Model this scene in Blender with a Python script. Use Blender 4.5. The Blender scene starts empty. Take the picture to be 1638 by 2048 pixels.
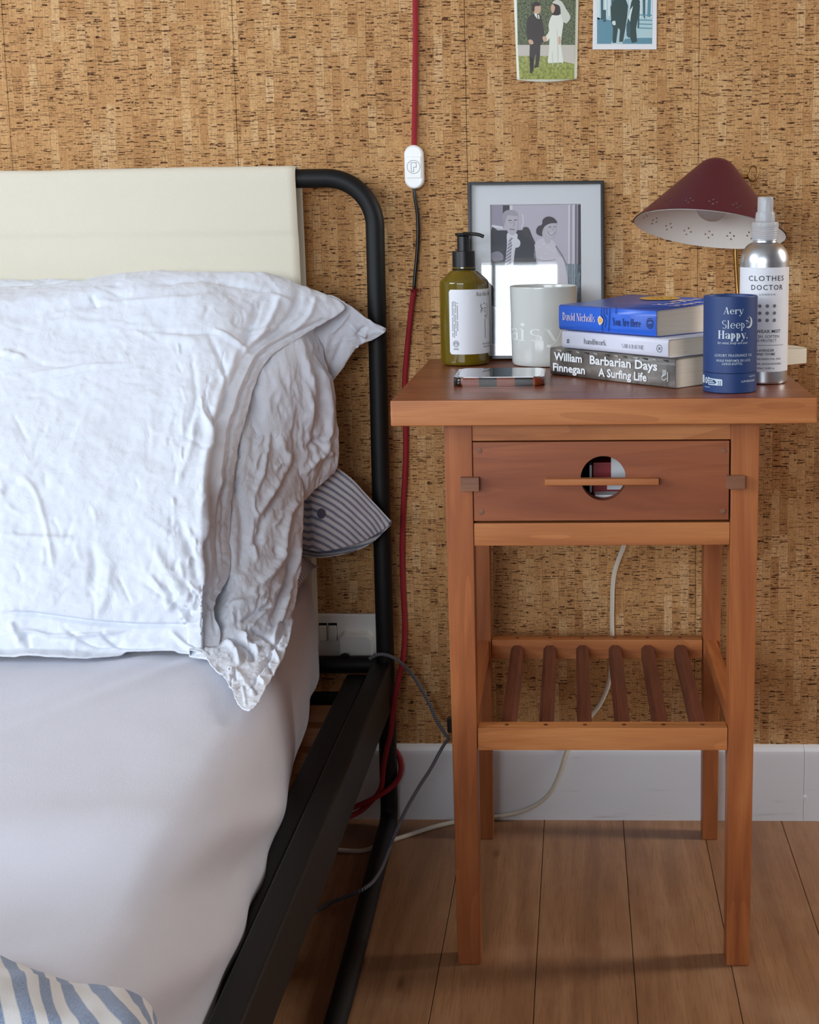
import bpy, bmesh, math, random
import numpy as np
from mathutils import Vector, Matrix
from mathutils import noise as mn

# ------------------------------------------------------------------ camera
PW, PH = 1638.0, 2048.0
F, RX, RY, RZ = 2777.93, 1.416254, 0.0112516, 0.0335677
CAM = np.array([0.19857, -1.863865, 0.848741]); PX, PY = 1062.3757, 854.4402
sc = bpy.context.scene
COL = sc.collection
cam_d = bpy.data.cameras.new('camera'); cam = bpy.data.objects.new('camera', cam_d); COL.objects.link(cam)
cam.location = CAM; cam.rotation_euler = (RX, RY, RZ)
cam_d.sensor_fit = 'AUTO'; cam_d.sensor_width = 36.0; cam_d.lens = F / PH * 36.0
cam_d.shift_x = -(PX - PW / 2) / PH; cam_d.shift_y = (PY - PH / 2) / PH
cam_d.clip_start = 0.05
sc.camera = cam
# ------------------------------------------------------------------ world, light, exposure
w = bpy.data.worlds.new('world'); sc.world = w; w.use_nodes = True
bg = w.node_tree.nodes['Background']; bg.inputs[0].default_value = (0.80, 0.88, 1.0, 1); bg.inputs[1].default_value = 0.12

def area(name, loc, target, sx, sy, power, col):
    d = bpy.data.lights.new(name, 'AREA'); d.shape = 'RECTANGLE'; d.size = sx; d.size_y = sy
    d.energy = power; d.color = col
    o = bpy.data.objects.new(name, d); COL.objects.link(o); o.location = loc
    v = Vector(target) - Vector(loc); o.rotation_euler = v.to_track_quat('-Z', 'Y').to_euler()
    return o
area('window_light_front', (-0.885, -3.56, 1.14), (-0.885, 0, 1.14), 2.03, 0.80, 55, (0.86, 0.93, 1.0))
area('window_light_left', (-2.58, -1.9, 1.60), (0, -0.9, 0.6), 1.5, 1.15, 56, (0.80, 0.90, 1.0))
area('window_light_side', (2.08, -0.14, 1.35), (0.3, -0.40, 0.0), 0.30, 0.8, 19, (1.0, 0.96, 0.90))
sc.view_settings.view_transform = 'Standard'; sc.view_settings.look = 'None'
sc.view_settings.exposure = 0.15; sc.view_settings.gamma = 1.0
try: sc.view_settings.use_curve_mapping = False
except Exception: pass

# ------------------------------------------------------------------ helpers
def _rot():
    c, s = math.cos, math.sin
    X = np.array([[1,0,0],[0,c(RX),-s(RX)],[0,s(RX),c(RX)]]); Y = np.array([[c(RY),0,s(RY)],[0,1,0],[-s(RY),0,c(RY)]])
    Z = np.array([[c(RZ),-s(RZ),0],[s(RZ),c(RZ),0],[0,0,1]])
    return Z @ Y @ X
RM = _rot()
def at(x, y, X=None, Y=None, Z=None):
    """point of the photograph brought onto a world plane"""
    d = RM @ np.array([(x - PX) / F, -(y - PY) / F, -1.0])
    t = (X - CAM[0]) / d[0] if X is not None else ((Y - CAM[1]) / d[1] if Y is not None else (Z - CAM[2]) / d[2])
    return Vector(CAM + t * d)

def tag(o, label=None, cat=None, group=None, kind=None):
    if label: o['label'] = label
    if cat: o['category'] = cat
    if group: o['group'] = group
    if kind: o['kind'] = kind
    return o
def empty(name, loc, label, cat, group=None, rz=0):
    o = bpy.data.objects.new(name, None); COL.objects.link(o); o.location = loc; o.rotation_euler = (0, 0, rz)
    o.empty_display_size = 0.02
    return tag(o, label, cat, group)
def link(name, me, mats, parent=None, smooth=False):
    o = bpy.data.objects.new(name, me); COL.objects.link(o)
    if not isinstance(mats, (list, tuple)): mats = [mats]
    if not me.materials:
        for m in mats: me.materials.append(m)
    if parent: o.parent = parent
    if smooth:
        me.polygons.foreach_set('use_smooth', [True] * len(me.polygons))
    return o
def from_py(name, vs, fs, mats, parent=None, smooth=False, mi=None):
    me = bpy.data.meshes.new(name); me.from_pydata([tuple(v) for v in vs], [], fs); me.update()
    if mi: me.polygons.foreach_set('material_index', mi)
    return link(name, me, mats, parent, smooth)
def autosmooth(o, ang=0.7):
    me = o.data; me.polygons.foreach_set('use_smooth', [True] * len(me.polygons))
    try: me.set_sharp_from_angle(angle=ang)
    except Exception: pass
    if not any(m.type == 'WEIGHTED_NORMAL' for m in o.modifiers):
        md = o.modifiers.new('weighted', 'WEIGHTED_NORMAL'); md.keep_sharp = True
def bev(bm, w, seg=2, edges=None):
    if w > 0: bmesh.ops.bevel(bm, geom=list(edges or bm.edges), offset=w, segments=seg, affect='EDGES', profile=0.5)
def add_box(bm, x0, x1, y0, y1, z0, z1):
    vs = [bm.verts.new((x, y, z)) for z in (z0, z1) for y in (y0, y1) for x in (x0, x1)]
    for f in ((0,2,3,1),(4,5,7,6),(0,1,5,4),(2,6,7,3),(0,4,6,2),(1,3,7,5)): bm.faces.new([vs[i] for i in f])
def box(name, x0, x1, y0, y1, z0, z1, mat, parent=None, b=0.0, seg=2):
    bm = bmesh.new(); add_box(bm, x0, x1, y0, y1, z0, z1); bev(bm, b, seg)
    bmesh.ops.recalc_face_normals(bm, faces=bm.faces)
    me = bpy.data.meshes.new(name); bm.to_mesh(me); bm.free()
    o = link(name, me, mat, parent)
    if b > 0: autosmooth(o, 0.6)
    return o
def lathe(name, prof, mat, parent=None, n=64, center=(0,0,0), cap=True, smooth=True, ang=0.6):
    vs, fs = [], []
    for r, z in prof:
        for k in range(n):
            a = 2 * math.pi * k / n; vs.append((center[0] + r * math.cos(a), center[1] + r * math.sin(a), center[2] + z))
    for i in range(len(prof) - 1):
        for k in range(n):
            k2 = (k + 1) % n; fs.append((i*n+k, i*n+k2, (i+1)*n+k2, (i+1)*n+k))
    if cap:
        if prof[0][0] > 1e-5: fs.append(tuple(range(n - 1, -1, -1)))
        if prof[-1][0] > 1e-5: fs.append(tuple((len(prof) - 1) * n + k for k in range(n)))
    o = from_py(name, vs, fs, mat, parent)
    if smooth: autosmooth(o, ang)
    return o
def catmull(pts, sub=8, closed=False):
    P = [np.array(p, float) for p in pts]; out = []
    n = len(P)
    rng = range(n) if closed else range(n - 1)
    for i in rng:
        if closed: a, b, c, d = P[(i-1) % n], P[i], P[(i+1) % n], P[(i+2) % n]
        else: a, b, c, d = P[max(i-1, 0)], P[i], P[i+1], P[min(i+2, n-1)]
        for k in range(sub):
            t = k / sub
            out.append(0.5 * ((2*b) + (-a+c)*t + (2*a-5*b+4*c-d)*t*t + (-a+3*b-3*c+d)*t**3))
    if not closed: out.append(P[-1])
    return out
def tube(name, pts, r, mat, parent=None, n=12, sub=8, raw=False, rfun=None):
    P = [np.array(p, float) for p in pts] if raw else catmull(pts, sub)
    P = [p for i, p in enumerate(P) if i == 0 or np.linalg.norm(p - P[i-1]) > 1e-7]
    T = [P[min(i+1, len(P)-1)] - P[max(i-1, 0)] for i in range(len(P))]
    T = [t / (np.linalg.norm(t) + 1e-12) for t in T]
    ref = np.array([0.3, 0.2, 0.9]); u = np.cross(T[0], ref)
    if np.linalg.norm(u) < 1e-3: u = np.cross(T[0], [1, 0, 0])
    u /= np.linalg.norm(u); vs = []
    for i, p in enumerate(P):
        u = u - T[i] * np.dot(u, T[i]); u /= np.linalg.norm(u); v = np.cross(T[i], u)
        rr = r * (rfun(i / (len(P)-1)) if rfun else 1)
        for k in range(n):
            a = 2 * math.pi * k / n; vs.append(p + rr * (math.cos(a) * u + math.sin(a) * v))
    fs = [(i*n+k, i*n+(k+1) % n, (i+1)*n+(k+1) % n, (i+1)*n+k) for i in range(len(P)-1) for k in range(n)]
    fs.append(tuple(range(n-1, -1, -1))); fs.append(tuple((len(P)-1)*n+k for k in range(n)))
    o = from_py(name, vs, fs, mat, parent); autosmooth(o, 1.0); 
    # uv: v along the length
    me = o.data; L = [0]
    for i in range(1, len(P)): L.append(L[-1] + np.linalg.norm(P[i] - P[i-1]))
    uv = me.uv_layers.new(name='UVMap')
    for lp in me.loops:
        i, k = divmod(lp.vertex_index, n); uv.data[lp.index].uv = (k / n, L[i])
    return o

# ------------------------------------------------------------------ materials
def srgb(r, g, b):
    f = lambda c: ((c/255)/12.92 if c/255 <= 0.04045 else (((c/255)+0.055)/1.055)**2.4)
    return (f(r), f(g), f(b), 1)
class N:
    """small wrapper for building node trees"""
    def __init__(s, name, rough=0.5, metal=0.0, color=(0.8,0.8,0.8,1), **kw):
        s.m = bpy.data.materials.new(name); s.m.use_nodes = True; s.t = s.m.node_tree; s.b = s.t.nodes['Principled BSDF']
        s.b.inputs['Base Color'].default_value = color; s.b.inputs['Roughness'].default_value = rough; s.b.inputs['Metallic'].default_value = metal
        for k, v in kw.items(): s.b.inputs[k.replace('_', ' ')].default_value = v
    def n(s, typ, **kw):
        nd = s.t.nodes.new(typ)
        for k, v in kw.items(): setattr(nd, k, v)
        return nd
    def put(s, sock, v):
        if hasattr(v, 'is_linked') or isinstance(v, bpy.types.NodeSocket): s.t.links.new(v, sock)
        else: sock.default_value = v
    def math(s, op, a, b=0.0, c=None, clamp=False):
        nd = s.n('ShaderNodeMath', operation=op); nd.use_clamp = clamp
        s.put(nd.inputs[0], a); s.put(nd.inputs[1], b)
        if c is not None: s.put(nd.inputs[2], c)
        return nd.outputs[0]
    def xyz(s, which='Object'):
        tc = s.n('ShaderNodeTexCoord'); sp = s.n('ShaderNodeSeparateXYZ'); s.t.links.new(tc.outputs[which], sp.inputs[0])
        return sp.outputs
    def comb(s, x, y, z):
        nd = s.n('ShaderNodeCombineXYZ'); s.put(nd.inputs[0], x); s.put(nd.inputs[1], y); s.put(nd.inputs[2], z); return nd.outputs[0]
    def noise(s, vec, scale=1.0, detail=3.0, rough=0.5, dist=0.0):
        nd = s.n('ShaderNodeTexNoise'); s.t.links.new(vec, nd.inputs['Vector']); nd.inputs['Scale'].default_value = scale
        nd.inputs['Detail'].default_value = detail; nd.inputs['Roughness'].default_value = rough; nd.inputs['Distortion'].default_value = dist
        return nd.outputs[0]
    def white(s, vec):
        nd = s.n('ShaderNodeTexWhiteNoise', noise_dimensions='3D'); s.t.links.new(vec, nd.inputs['Vector']); return nd.outputs[0]
    def mr(s, v, a, b, c=0.0, d=1.0, smooth=False):
        nd = s.n('ShaderNodeMapRange'); nd.interpolation_type = 'SMOOTHSTEP' if smooth else 'LINEAR'; nd.clamp = True
        s.put(nd.inputs[0], v)
        for i, q in enumerate((a, b, c, d)): s.put(nd.inputs[i+1], q)
        return nd.outputs[0]
    def mix(s, f, a, b, mode='MIX'):
        nd = s.n('ShaderNodeMix', data_type='RGBA', blend_type=mode); nd.clamp_factor = True
        s.put(nd.inputs[0], f); s.put(nd.inputs[6], a); s.put(nd.inputs[7], b); return nd.outputs[2]
    def ramp(s, f, stops):
        nd = s.n('ShaderNodeValToRGB'); s.put(nd.inputs[0], f); e = nd.color_ramp.elements
        while len(e) < len(stops): e.new(0.5)
        for q, (p, c) in zip(e, stops): q.position = p; q.color = c
        return nd.outputs[0]
    def bump(s, h, strength=0.3, dist=0.001):
        nd = s.n('ShaderNodeBump'); nd.inputs['Strength'].default_value = strength; nd.inputs['Distance'].default_value = dist
        s.t.links.new(h, nd.inputs['Height']); s.t.links.new(nd.outputs[0], s.b.inputs['Normal'])
    def col(s, c): s.put(s.b.inputs['Base Color'], c)
    def rgh(s, c): s.put(s.b.inputs['Roughness'], c)
def plain(name, rgb, rough=0.5, metal=0.0, **kw): return N(name, rough, metal, srgb(*rgb), **kw).m

def mat_cork():
    q = N('cork', 0.75); q.b.inputs['Specular IOR Level'].default_value = 0.2; X, Y, Z = q.xyz(); mul = lambda a, b: q.math('MULTIPLY', a, b); add = lambda a, b: q.math('ADD', a, b); sub = lambda a, b: q.math('SUBTRACT', a, b)
    wob = mul(sub(q.noise(q.comb(mul(X, 20), 0.0, mul(Z, 9)), 1, 2), 0.5), 0.005)
    xs = add(X, wob)
    u = q.math('DIVIDE', xs, 0.0112); iu = q.math('FLOOR', u); fu = q.math('FRACT', u)
    r1 = q.white(q.comb(iu, 3.0, 7.0)); v = add(Z, mul(r1, 5.0))
    iv = q.math('FLOOR', q.math('DIVIDE', v, 0.031)); iv2 = q.math('FLOOR', q.math('DIVIDE', v, 0.093))
    t1 = q.white(q.comb(iu, iv, 1.0)); t2 = q.white(q.comb(iu, iv2, 5.0))
    dn = q.noise(q.comb(mul(X, 13), 0.0, mul(Z, 10)), 1, 2)
    dens = add(mul(sub(q.white(q.comb(iu, iv, 8.0)), 0.5), 0.42), q.mr(dn, 0.32, 0.68, -0.22, 0.30))
    rough = q.noise(q.comb(mul(X, 700), 0.0, mul(Z, 1000)), 1, 2, 0.6)
    rough2 = q.noise(q.comb(mul(X, 160), 0.0, mul(Z, 200)), 1, 2, 0.5)
    def dashes(uc, fc, vv, H, seed, p, thick, wide=0.0):
        """one possible dash in every cell: strip number x row number"""
        rv = q.math('DIVIDE', vv, H); ir = q.math('FLOOR', rv); fr = q.math('FRACT', rv)
        e = q.white(q.comb(uc, ir, seed)); c = q.white(q.comb(uc, ir, seed + 1)); l = q.white(q.comb(uc, ir, seed + 2)); th = q.white(q.comb(uc, ir, seed + 3))
        sl = mul(sub(c, 0.5), 0.35)
        yc = add(mul(sub(fc, 0.5), sl), add(0.5, mul(sub(l, 0.5), 0.3)))
        dy = mul(q.math('ABSOLUTE', sub(fr, yc)), H)
        half = add(add(0.20, wide), mul(l, 0.36)); cx = add(0.5, mul(sub(c, 0.5), 0.5))
        dx = sub(half, q.math('ABSOLUTE', sub(fc, cx)))
        tk = mul(add(0.30, mul(q.math('POWER', th, 4.0), 1.1)), thick)
        tk = mul(tk, q.mr(dx, -0.01, 0.05)); tk = mul(tk, q.mr(rough2, 0.35, 0.65, 0.35, 1.5))
        dy = add(dy, mul(sub(rough, 0.5), 0.0008))
        m = q.mr(dy, mul(tk, 0.75), add(tk, 0.00012), 1.0, 0.0)
        on = q.math('LESS_THAN', e, add(p, mul(dens, p * 1.5)))
        return mul(m, on)
    m = dashes(iu, fu, v, 0.0031, 11.0, 0.34, 0.00062)
    m = q.math('MAXIMUM', m, dashes(iu, fu, add(v, 0.0013), 0.0043, 21.0, 0.30, 0.00085))
    u2 = q.math('DIVIDE', add(xs, 0.004), 0.0205); m = q.math('MAXIMUM', m, dashes(q.math('FLOOR', u2), q.math('FRACT', u2), Z, 0.0062, 31.0, 0.20, 0.0006, 0.12))
    u3 = q.math('DIVIDE', xs, 0.0037); m = q.math('MAXIMUM', m, mul(dashes(q.math('FLOOR', u3), q.math('FRACT', u3), v, 0.0026, 41.0, 0.10, 0.0008), 0.9))
    # crumbly dark patches
    p1 = q.noise(q.comb(mul(X, 380), 0.0, mul(Z, 520)), 1, 3, 0.65)
    pm = q.mr(q.noise(q.comb(mul(X, 48), 5.0, mul(Z, 60)), 1, 1), 0.62, 0.78, 0.0, 0.26)
    m = q.math('MAXIMUM', m, q.mr(p1, sub(0.74, pm), sub(0.78, pm)))
    base = q.ramp(add(mul(t1, 0.45), mul(t2, 0.55)), [(0.0, srgb(180,131,80)), (0.35, srgb(208,159,104)), (0.7, srgb(222,177,121)), (1.0, srgb(240,204,153))])
    big = q.noise(q.comb(mul(X, 5), 0, mul(Z, 2.2)), 1, 3)
    base = q.mix(q.mr(big, 0.35, 0.7, 0.0, 0.45), base, srgb(190,138,88))
    g = q.noise(q.comb(mul(X, 1100), 0, mul(Z, 30)), 1, 3, 0.6)
    base = q.mix(q.mr(g, 0.42, 0.60, 0.0, 0.42), base, srgb(150,104,64))
    mott = q.noise(q.comb(mul(X, 300), 0, mul(Z, 360)), 1, 4, 0.65)
    base = q.mix(q.mr(mott, 0.45, 0.68, 0.0, 0.45), base, srgb(144,98,58))
    base = q.mix(q.mr(mott, 0.34, 0.46, 0.35, 0.0), base, srgb(226,188,138))
    line = mul(q.mr(fu, 0.0, 0.07, 0.8, 0.0), q.mr(q.white(q.comb(iu, iv2, 2.0)), 0.3, 1.0))
    base = q.mix(line, base, srgb(120,76,42))
    fl3 = q.math('FRACT', mul(u, 3.0)); line3 = mul(q.mr(fl3, 0.0, 0.14, 0.45, 0.0), q.math('GREATER_THAN', q.white(q.comb(iu, iv, 4.0)), 0.72))
    base = q.mix(line3, base, srgb(132,86,50))
    deep = q.mix(t1, srgb(58,30,14), srgb(98,58,30))
    q.col(q.mix(mul(m, q.mr(rough2, 0.25, 0.6, 0.72, 1.0)), base, deep))
    q.bump(sub(add(mul(mott, 0.35), mul(t1, 0.25)), m), 0.4, 0.0007)
    return q.m

def mat_wood(name, c0, c1, c2, axis='Z', rough=0.42, sc_=1.0, fig=1.0, spec=0.5):
    q = N(name, rough); X, Y, Z = q.xyz()
    o = q.n('ShaderNodeObjectInfo').outputs['Random']
    ax = {'X': (X, Y, Z), 'Y': (Y, X, Z), 'Z': (Z, X, Y)}[axis]
    L = q.math('MULTIPLY', ax[0], 3.2 * sc_); A = q.math('MULTIPLY', ax[1], 34 * sc_); B = q.math('MULTIPLY', ax[2], 34 * sc_)
    L = q.math('ADD', L, q.math('MULTIPLY', o, 30))
    n1 = q.noise(q.comb(L, A, B), 1, 4, 0.55, 0.9)
    rings = q.math('FRACT', q.math('MULTIPLY', q.noise(q.comb(q.math('MULTIPLY', L, 0.5), q.math('MULTIPLY', A, 0.35), q.math('MULTIPLY', B, 0.35)), 1, 2, 0.4, 0.4), 9))
    rings = q.math('MULTIPLY', q.math('MULTIPLY', rings, rings), fig)
    fine = q.noise(q.comb(q.math('MULTIPLY', L, 6), q.math('MULTIPLY', A, 28), q.math('MULTIPLY', B, 28)), 1, 3, 0.6)
    base = q.ramp(n1, [(0.25, c0), (0.5, c1), (0.75, c2)])
    base = q.mix(q.math('MULTIPLY', rings, 0.42), base, c0)
    base = q.mix(q.mr(fine, 0.45, 0.75, 0.0, 0.38), base, c0)
    q.col(base); q.bump(fine, 0.08, 0.0004)
    q.rgh(q.mr(fine, 0.3, 0.7, rough - 0.05, rough + 0.1))
    return q.m
def mat_floor():
    q = N('oak_boards', 0.42); X, Y, Z = q.xyz()
    idx = q.math('FLOOR', q.math('DIVIDE', q.math('SUBTRACT', X, 0.0348), 0.1107))
    r = q.white(q.comb(idx, 2.0, 3.0)); off = q.math('MULTIPLY', r, 20)
    Yo = q.math('ADD', Y, off)
    n1 = q.noise(q.comb(q.math('MULTIPLY', X, 22), q.math('MULTIPLY', Yo, 1.6), off), 1, 4, 0.55, 1.4)
    fine = q.noise(q.comb(q.math('MULTIPLY', X, 750), q.math('MULTIPLY', Yo, 24), off), 1, 3, 0.65)
    med = q.noise(q.comb(q.math('MULTIPLY', X, 130), q.math('MULTIPLY', Yo, 7), off), 1, 3, 0.6, 1.2)
    base = q.ramp(n1, [(0.25, srgb(134,92,62)), (0.5, srgb(160,115,80)), (0.78, srgb(180,136,98))])
    base = q.mix(q.mr(r, 0, 1, 0.0, 0.35), base, srgb(139,104,77))
    base = q.mix(q.mr(med, 0.5, 0.75, 0, 0.45), base, srgb(122,84,56))
    base = q.mix(q.mr(fine, 0.5, 0.72, 0, 0.5), base, srgb(104,70,46))
    # a few knots
    vo = q.n('ShaderNodeTexVoronoi'); vo.inputs['Scale'].default_value = 1.0
    q.t.links.new(q.comb(q.math('MULTIPLY', X, 9), q.math('MULTIPLY', Yo, 3.1), 0.0), vo.inputs['Vector'])
    base = q.mix(q.mr(vo.outputs['Distance'], 0.02, 0.07, 0.7, 0.0, True), base, srgb(88,56,34))
    st = q.noise(q.comb(q.math('MULTIPLY', X, 9), q.math('MULTIPLY', Y, 7), 0.0), 1, 5, 0.6)
    base = q.mix(q.mr(st, 0.52, 0.7, 0.0, 0.3), base, srgb(186,150,118))
    q.col(base); q.rgh(q.mr(st, 0.3, 0.7, 0.36, 0.52)); q.bump(q.math('ADD', fine, med), 0.12, 0.0005)
    return q.m
def mat_cloth(name, rgb, weave=2600, wr=0.5, wscale=55, rgb2=None, sheen=0.15, spot=False):
    q = N(name, 0.9); q.b.inputs['Sheen Weight'].default_value = sheen; q.b.inputs['Specular IOR Level'].default_value = 0.15
    X, Y, Z = q.xyz()
    a = q.noise(q.comb(q.math('MULTIPLY', X, weave), q.math('MULTIPLY', Y, weave * .3), q.math('MULTIPLY', Z, weave * .25)), 1, 1)
    b = q.noise(q.comb(q.math('MULTIPLY', X, weave * .25), q.math('MULTIPLY', Y, weave * .3), q.math('MULTIPLY', Z, weave)), 1, 1)
    wv = q.math('ADD', a, b)
    wk = q.noise(q.comb(q.math('MULTIPLY', X, wscale), q.math('MULTIPLY', Y, wscale), q.math('MULTIPLY', Z, wscale)), 1, 5, 0.62, 1.6)
    rid = q.math('ABSOLUTE', q.math('SUBTRACT', wk, 0.5))
    h = q.math('ADD', q.math('MULTIPLY', wv, 0.10), q.math('MULTIPLY', rid, -wr * 3))
    c = q.mix(q.mr(wv, 0.7, 1.3, 0.0, 0.10), srgb(*rgb), srgb(*(rgb2 or tuple(int(v*.86) for v in rgb))))
    q.col(c); q.bump(h, 0.55, 0.0022)
    return q.m
def mat_stripe(name, white, blue, period=0.0096, duty=0.42):
    """ticking stripes along the cloth's own v coordinate (metres)"""
    q = N(name, 0.9); q.b.inputs['Sheen Weight'].default_value = 0.1
    tc = q.n('ShaderNodeTexCoord'); sp = q.n('ShaderNodeSeparateXYZ'); q.t.links.new(tc.outputs['UV'], sp.inputs[0])
    X, Y, Z = q.xyz()
    f = q.math('FRACT', q.math('DIVIDE', sp.outputs[1], period))
    s = q.mr(q.math('ABSOLUTE', q.math('SUBTRACT', f, 0.5)), duty / 2 - 0.02, duty / 2 + 0.03, 1.0, 0.0)
    fb = q.noise(q.comb(q.math('MULTIPLY', X, 1500), q.math('MULTIPLY', Y, 900), q.math('MULTIPLY', Z, 900)), 1, 2)
    bl = q.mix(q.mr(fb, 0.35, 0.7, 0.0, 0.35), srgb(*blue), srgb(*white))
    q.col(q.mix(s, srgb(*white), bl)); q.bump(fb, 0.25, 0.0006)
    return q.m

M = {}
M['cork'] = mat_cork()
M['floor'] = mat_floor()
cw = (srgb(138,72,34), srgb(172,98,50), srgb(194,122,68))
M['wood_z'] = mat_wood('cherry_upright', *cw, axis='Z')
M['wood_x'] = mat_wood('cherry_crosswise', srgb(154,86,42), srgb(190,118,64), srgb(212,144,86), axis='X')
M['wood_top'] = mat_wood('cherry_top', srgb(124,66,42), srgb(146,82,52), srgb(163,96,62), axis='X', rough=0.3)
M['wood_y'] = mat_wood('cherry_depthwise', *cw, axis='Y')
M['drawer'] = mat_wood('cherry_drawer', srgb(126,64,36), srgb(152,84,50), srgb(170,100,60), axis='X', rough=0.38)
M['slat'] = mat_wood('walnut_slat', srgb(78,38,26), srgb(102,52,36), srgb(122,66,46), axis='Y')
M['pin'] = mat_wood('walnut_pin', srgb(112,70,48), srgb(138,92,66), srgb(156,108,80), axis='X', sc_=2)
M['bedslat'] = mat_wood('beech_slat', srgb(150,102,62), srgb(178,126,80), srgb(196,146,98), axis='X')
q = N('black_powder_coat', 0.55, 0, srgb(11,12,14)); q.b.inputs['Specular IOR Level'].default_value = 0.35; M['black'] = q.m
M['white_paint'] = None
q = N('white_gloss_paint', 0.38, 0, srgb(226,230,236)); X, Y, Z = q.xyz()
s = q.noise(q.comb(q.math('MULTIPLY', X, 7), 0.0, q.math('MULTIPLY', Z, 60)), 1, 5, 0.7)
q.col(q.mix(q.mr(s, 0.60, 0.72, 0.0, 0.35), srgb(238,242,248), srgb(170,172,180))); M['white_paint'] = q.m
M['linen'] = mat_cloth('white_linen', (228,233,243), wr=0.42, wscale=38)
M['sheet'] = mat_cloth('white_sheet', (216,218,230), wr=0.05, wscale=9, weave=3200)
M['canvas'] = mat_cloth('cream_canvas', (226,219,200), wr=0.02, wscale=9, weave=2000)
M['stripe'] = mat_stripe('striped_ticking', (206,204,208), (104,112,138), period=0.0098)
M['stripe_duvet'] = mat_stripe('striped_duvet', (222,224,226), (112,138,176), period=0.0235, duty=0.5)
M['white_plastic'] = plain('white_plastic', (236,236,232), 0.25)
M['dark_gap'] = plain('dark_recess', (30,22,18), 0.9)
M['wall_paint'] = plain('plain_wall_paint', (138,138,142), 0.9)
M['ceil_paint'] = plain('ceiling_paint', (170,170,170), 0.9)
M['red_braid'] = plain('red_braided_cotton', (150,24,38), 0.8)
M['black_rubber'] = plain('black_rubber', (18,18,18), 0.35)
M['white_rubber'] = plain('white_rubber', (222,216,200), 0.4)
q = N('grey_braid', 0.75); tc = q.n('ShaderNodeTexCoord'); sp = q.n('ShaderNodeSeparateXYZ'); q.t.links.new(tc.outputs['UV'], sp.inputs[0])
f1 = q.math('FRACT', q.math('ADD', q.math('MULTIPLY', sp.outputs[1], 330), q.math('MULTIPLY', sp.outputs[0], 2)))
q.col(q.mix(q.mr(f1, 0.4, 0.6), srgb(48,50,60), srgb(140,142,152))); M['grey_braid'] = q.m
M['brass'] = plain('brass', (150,114,66), 0.3, 1.0)

# ------------------------------------------------------------------ the room (setting)
def struct(o): o['kind'] = 'structure'; return o
wall = struct(box('wall_back', -2.6, 2.12, 0.004, 0.12, 0.0, 2.4, M['dark_gap']))
for k in range(-8, 7):
    x0 = 0.052 + k * 0.3045; x1 = x0 + 0.3045
    if x1 < -2.6 or x0 > 2.1: continue
    g = 0.00035
    p = box('cork_panel', max(x0, -2.6) + g, min(x1, 2.1) - g, 0.0, 0.0039, 0.1, 2.4, M['cork'], wall)
bb = struct(empty('baseboard_back', (0, 0, 0), None, None))
def baseboard(x0, x1):
    pr = [(0.0, 0.0), (-0.015, 0.0), (-0.015, 0.094), (-0.0135, 0.1015), (-0.0095, 0.1055), (-0.004, 0.107), (0.0, 0.107)]
    vs = [(x, y, z) for x in (x0, x1) for y, z in pr]; n = len(pr)
    fs = [(i, (i+1) % n, n + (i+1) % n, n + i) for i in range(n)] + [tuple(range(n-1, -1, -1)), tuple(range(n, 2*n))]
    o = from_py('board', vs, fs, M['white_paint'], bb); autosmooth(o, 0.5)
baseboard(-2.6, 0.50785); baseboard(0.5083, 2.1)
lathe('screw_cover', [(0.0034, 0.0), (0.0034, 0.0006), (0.0029, 0.0009), (0.0, 0.0009)], M['white_paint'], bb, 24).matrix_local = Matrix.Translation((0.5093, -0.0149, 0.0348)) @ Matrix.Rotation(math.pi/2, 4, 'X')
fl = struct(box('floor', -2.6, 2.1, -3.6, 0.12, -0.06, -0.0155, M['dark_gap']))
for k in range(-24, 19):
    x0 = 0.0348 + k * 0.1107; x1 = x0 + 0.1107
    if x1 < -2.6 or x0 > 2.1: continue
    box('floor_board', x0 + 0.0004, x1 - 0.0004, -3.6, -0.0005, -0.015, 0.0, M['floor'], fl, b=0.0005, seg=1)
struct(box('ceiling', -2.6, 2.1, -3.6, 0.12, 2.4, 2.45, M['ceil_paint']))
wl = struct(empty('wall_left', (0, 0, 0), None, None))
for y0_, y1_, z0_, z1_ in ((-3.6, -2.7, 0, 2.4), (-1.1, 0.12, 0, 2.4), (-2.7, -1.1, 0, 0.9), (-2.7, -1.1, 2.2, 2.4)): box('wall_section', -2.7, -2.6, y0_, y1_, z0_, z1_, M['wall_paint'], wl)
# side wall with a window opening
wr = struct(empty('wall_right', (0, 0, 0), None, None))
box('wall_section', 2.1, 2.2, -3.6, -0.75, 0, 2.4, M['wall_paint'], wr); box('wall_section', 2.1, 2.2, -0.05, 0.12, 0, 2.4, M['wall_paint'], wr)
box('wall_section', 2.1, 2.2, -0.75, -0.05, 0, 0.55, M['wall_paint'], wr); box('wall_section', 2.1, 2.2, -0.75, -0.05, 1.95, 2.4, M['wall_paint'], wr)
wf = struct(empty('wall_front', (0, 0, 0), None, None))
box('wall_section', -2.6, -1.92, -3.7, -3.6, 0, 2.4, M['wall_paint'], wf); box('wall_section', 0.15, 2.1, -3.7, -3.6, 0, 2.4, M['wall_paint'], wf)
box('wall_section', -1.92, 0.15, -3.7, -3.6, 0, 0.72, M['wall_paint'], wf); box('wall_section', -1.92, 0.15, -3.7, -3.6, 1.56, 2.4, M['wall_paint'], wf)
w1 = struct(empty('window_1', (0, 0, 0), None, None))
for k in range(9): x = -1.92 + k*(2.07-0.035)/8; box('window_bar', x, x + (0.035 if k % 4 == 0 else 0.014), -3.545, -3.52, 0.72, 1.56, M['white_paint'], w1)
for z in (0.72, 1.13, 1.54): box('window_bar', -1.92, 0.15, -3.54, -3.525, z, z + 0.02, M['white_paint'], w1)

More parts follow.
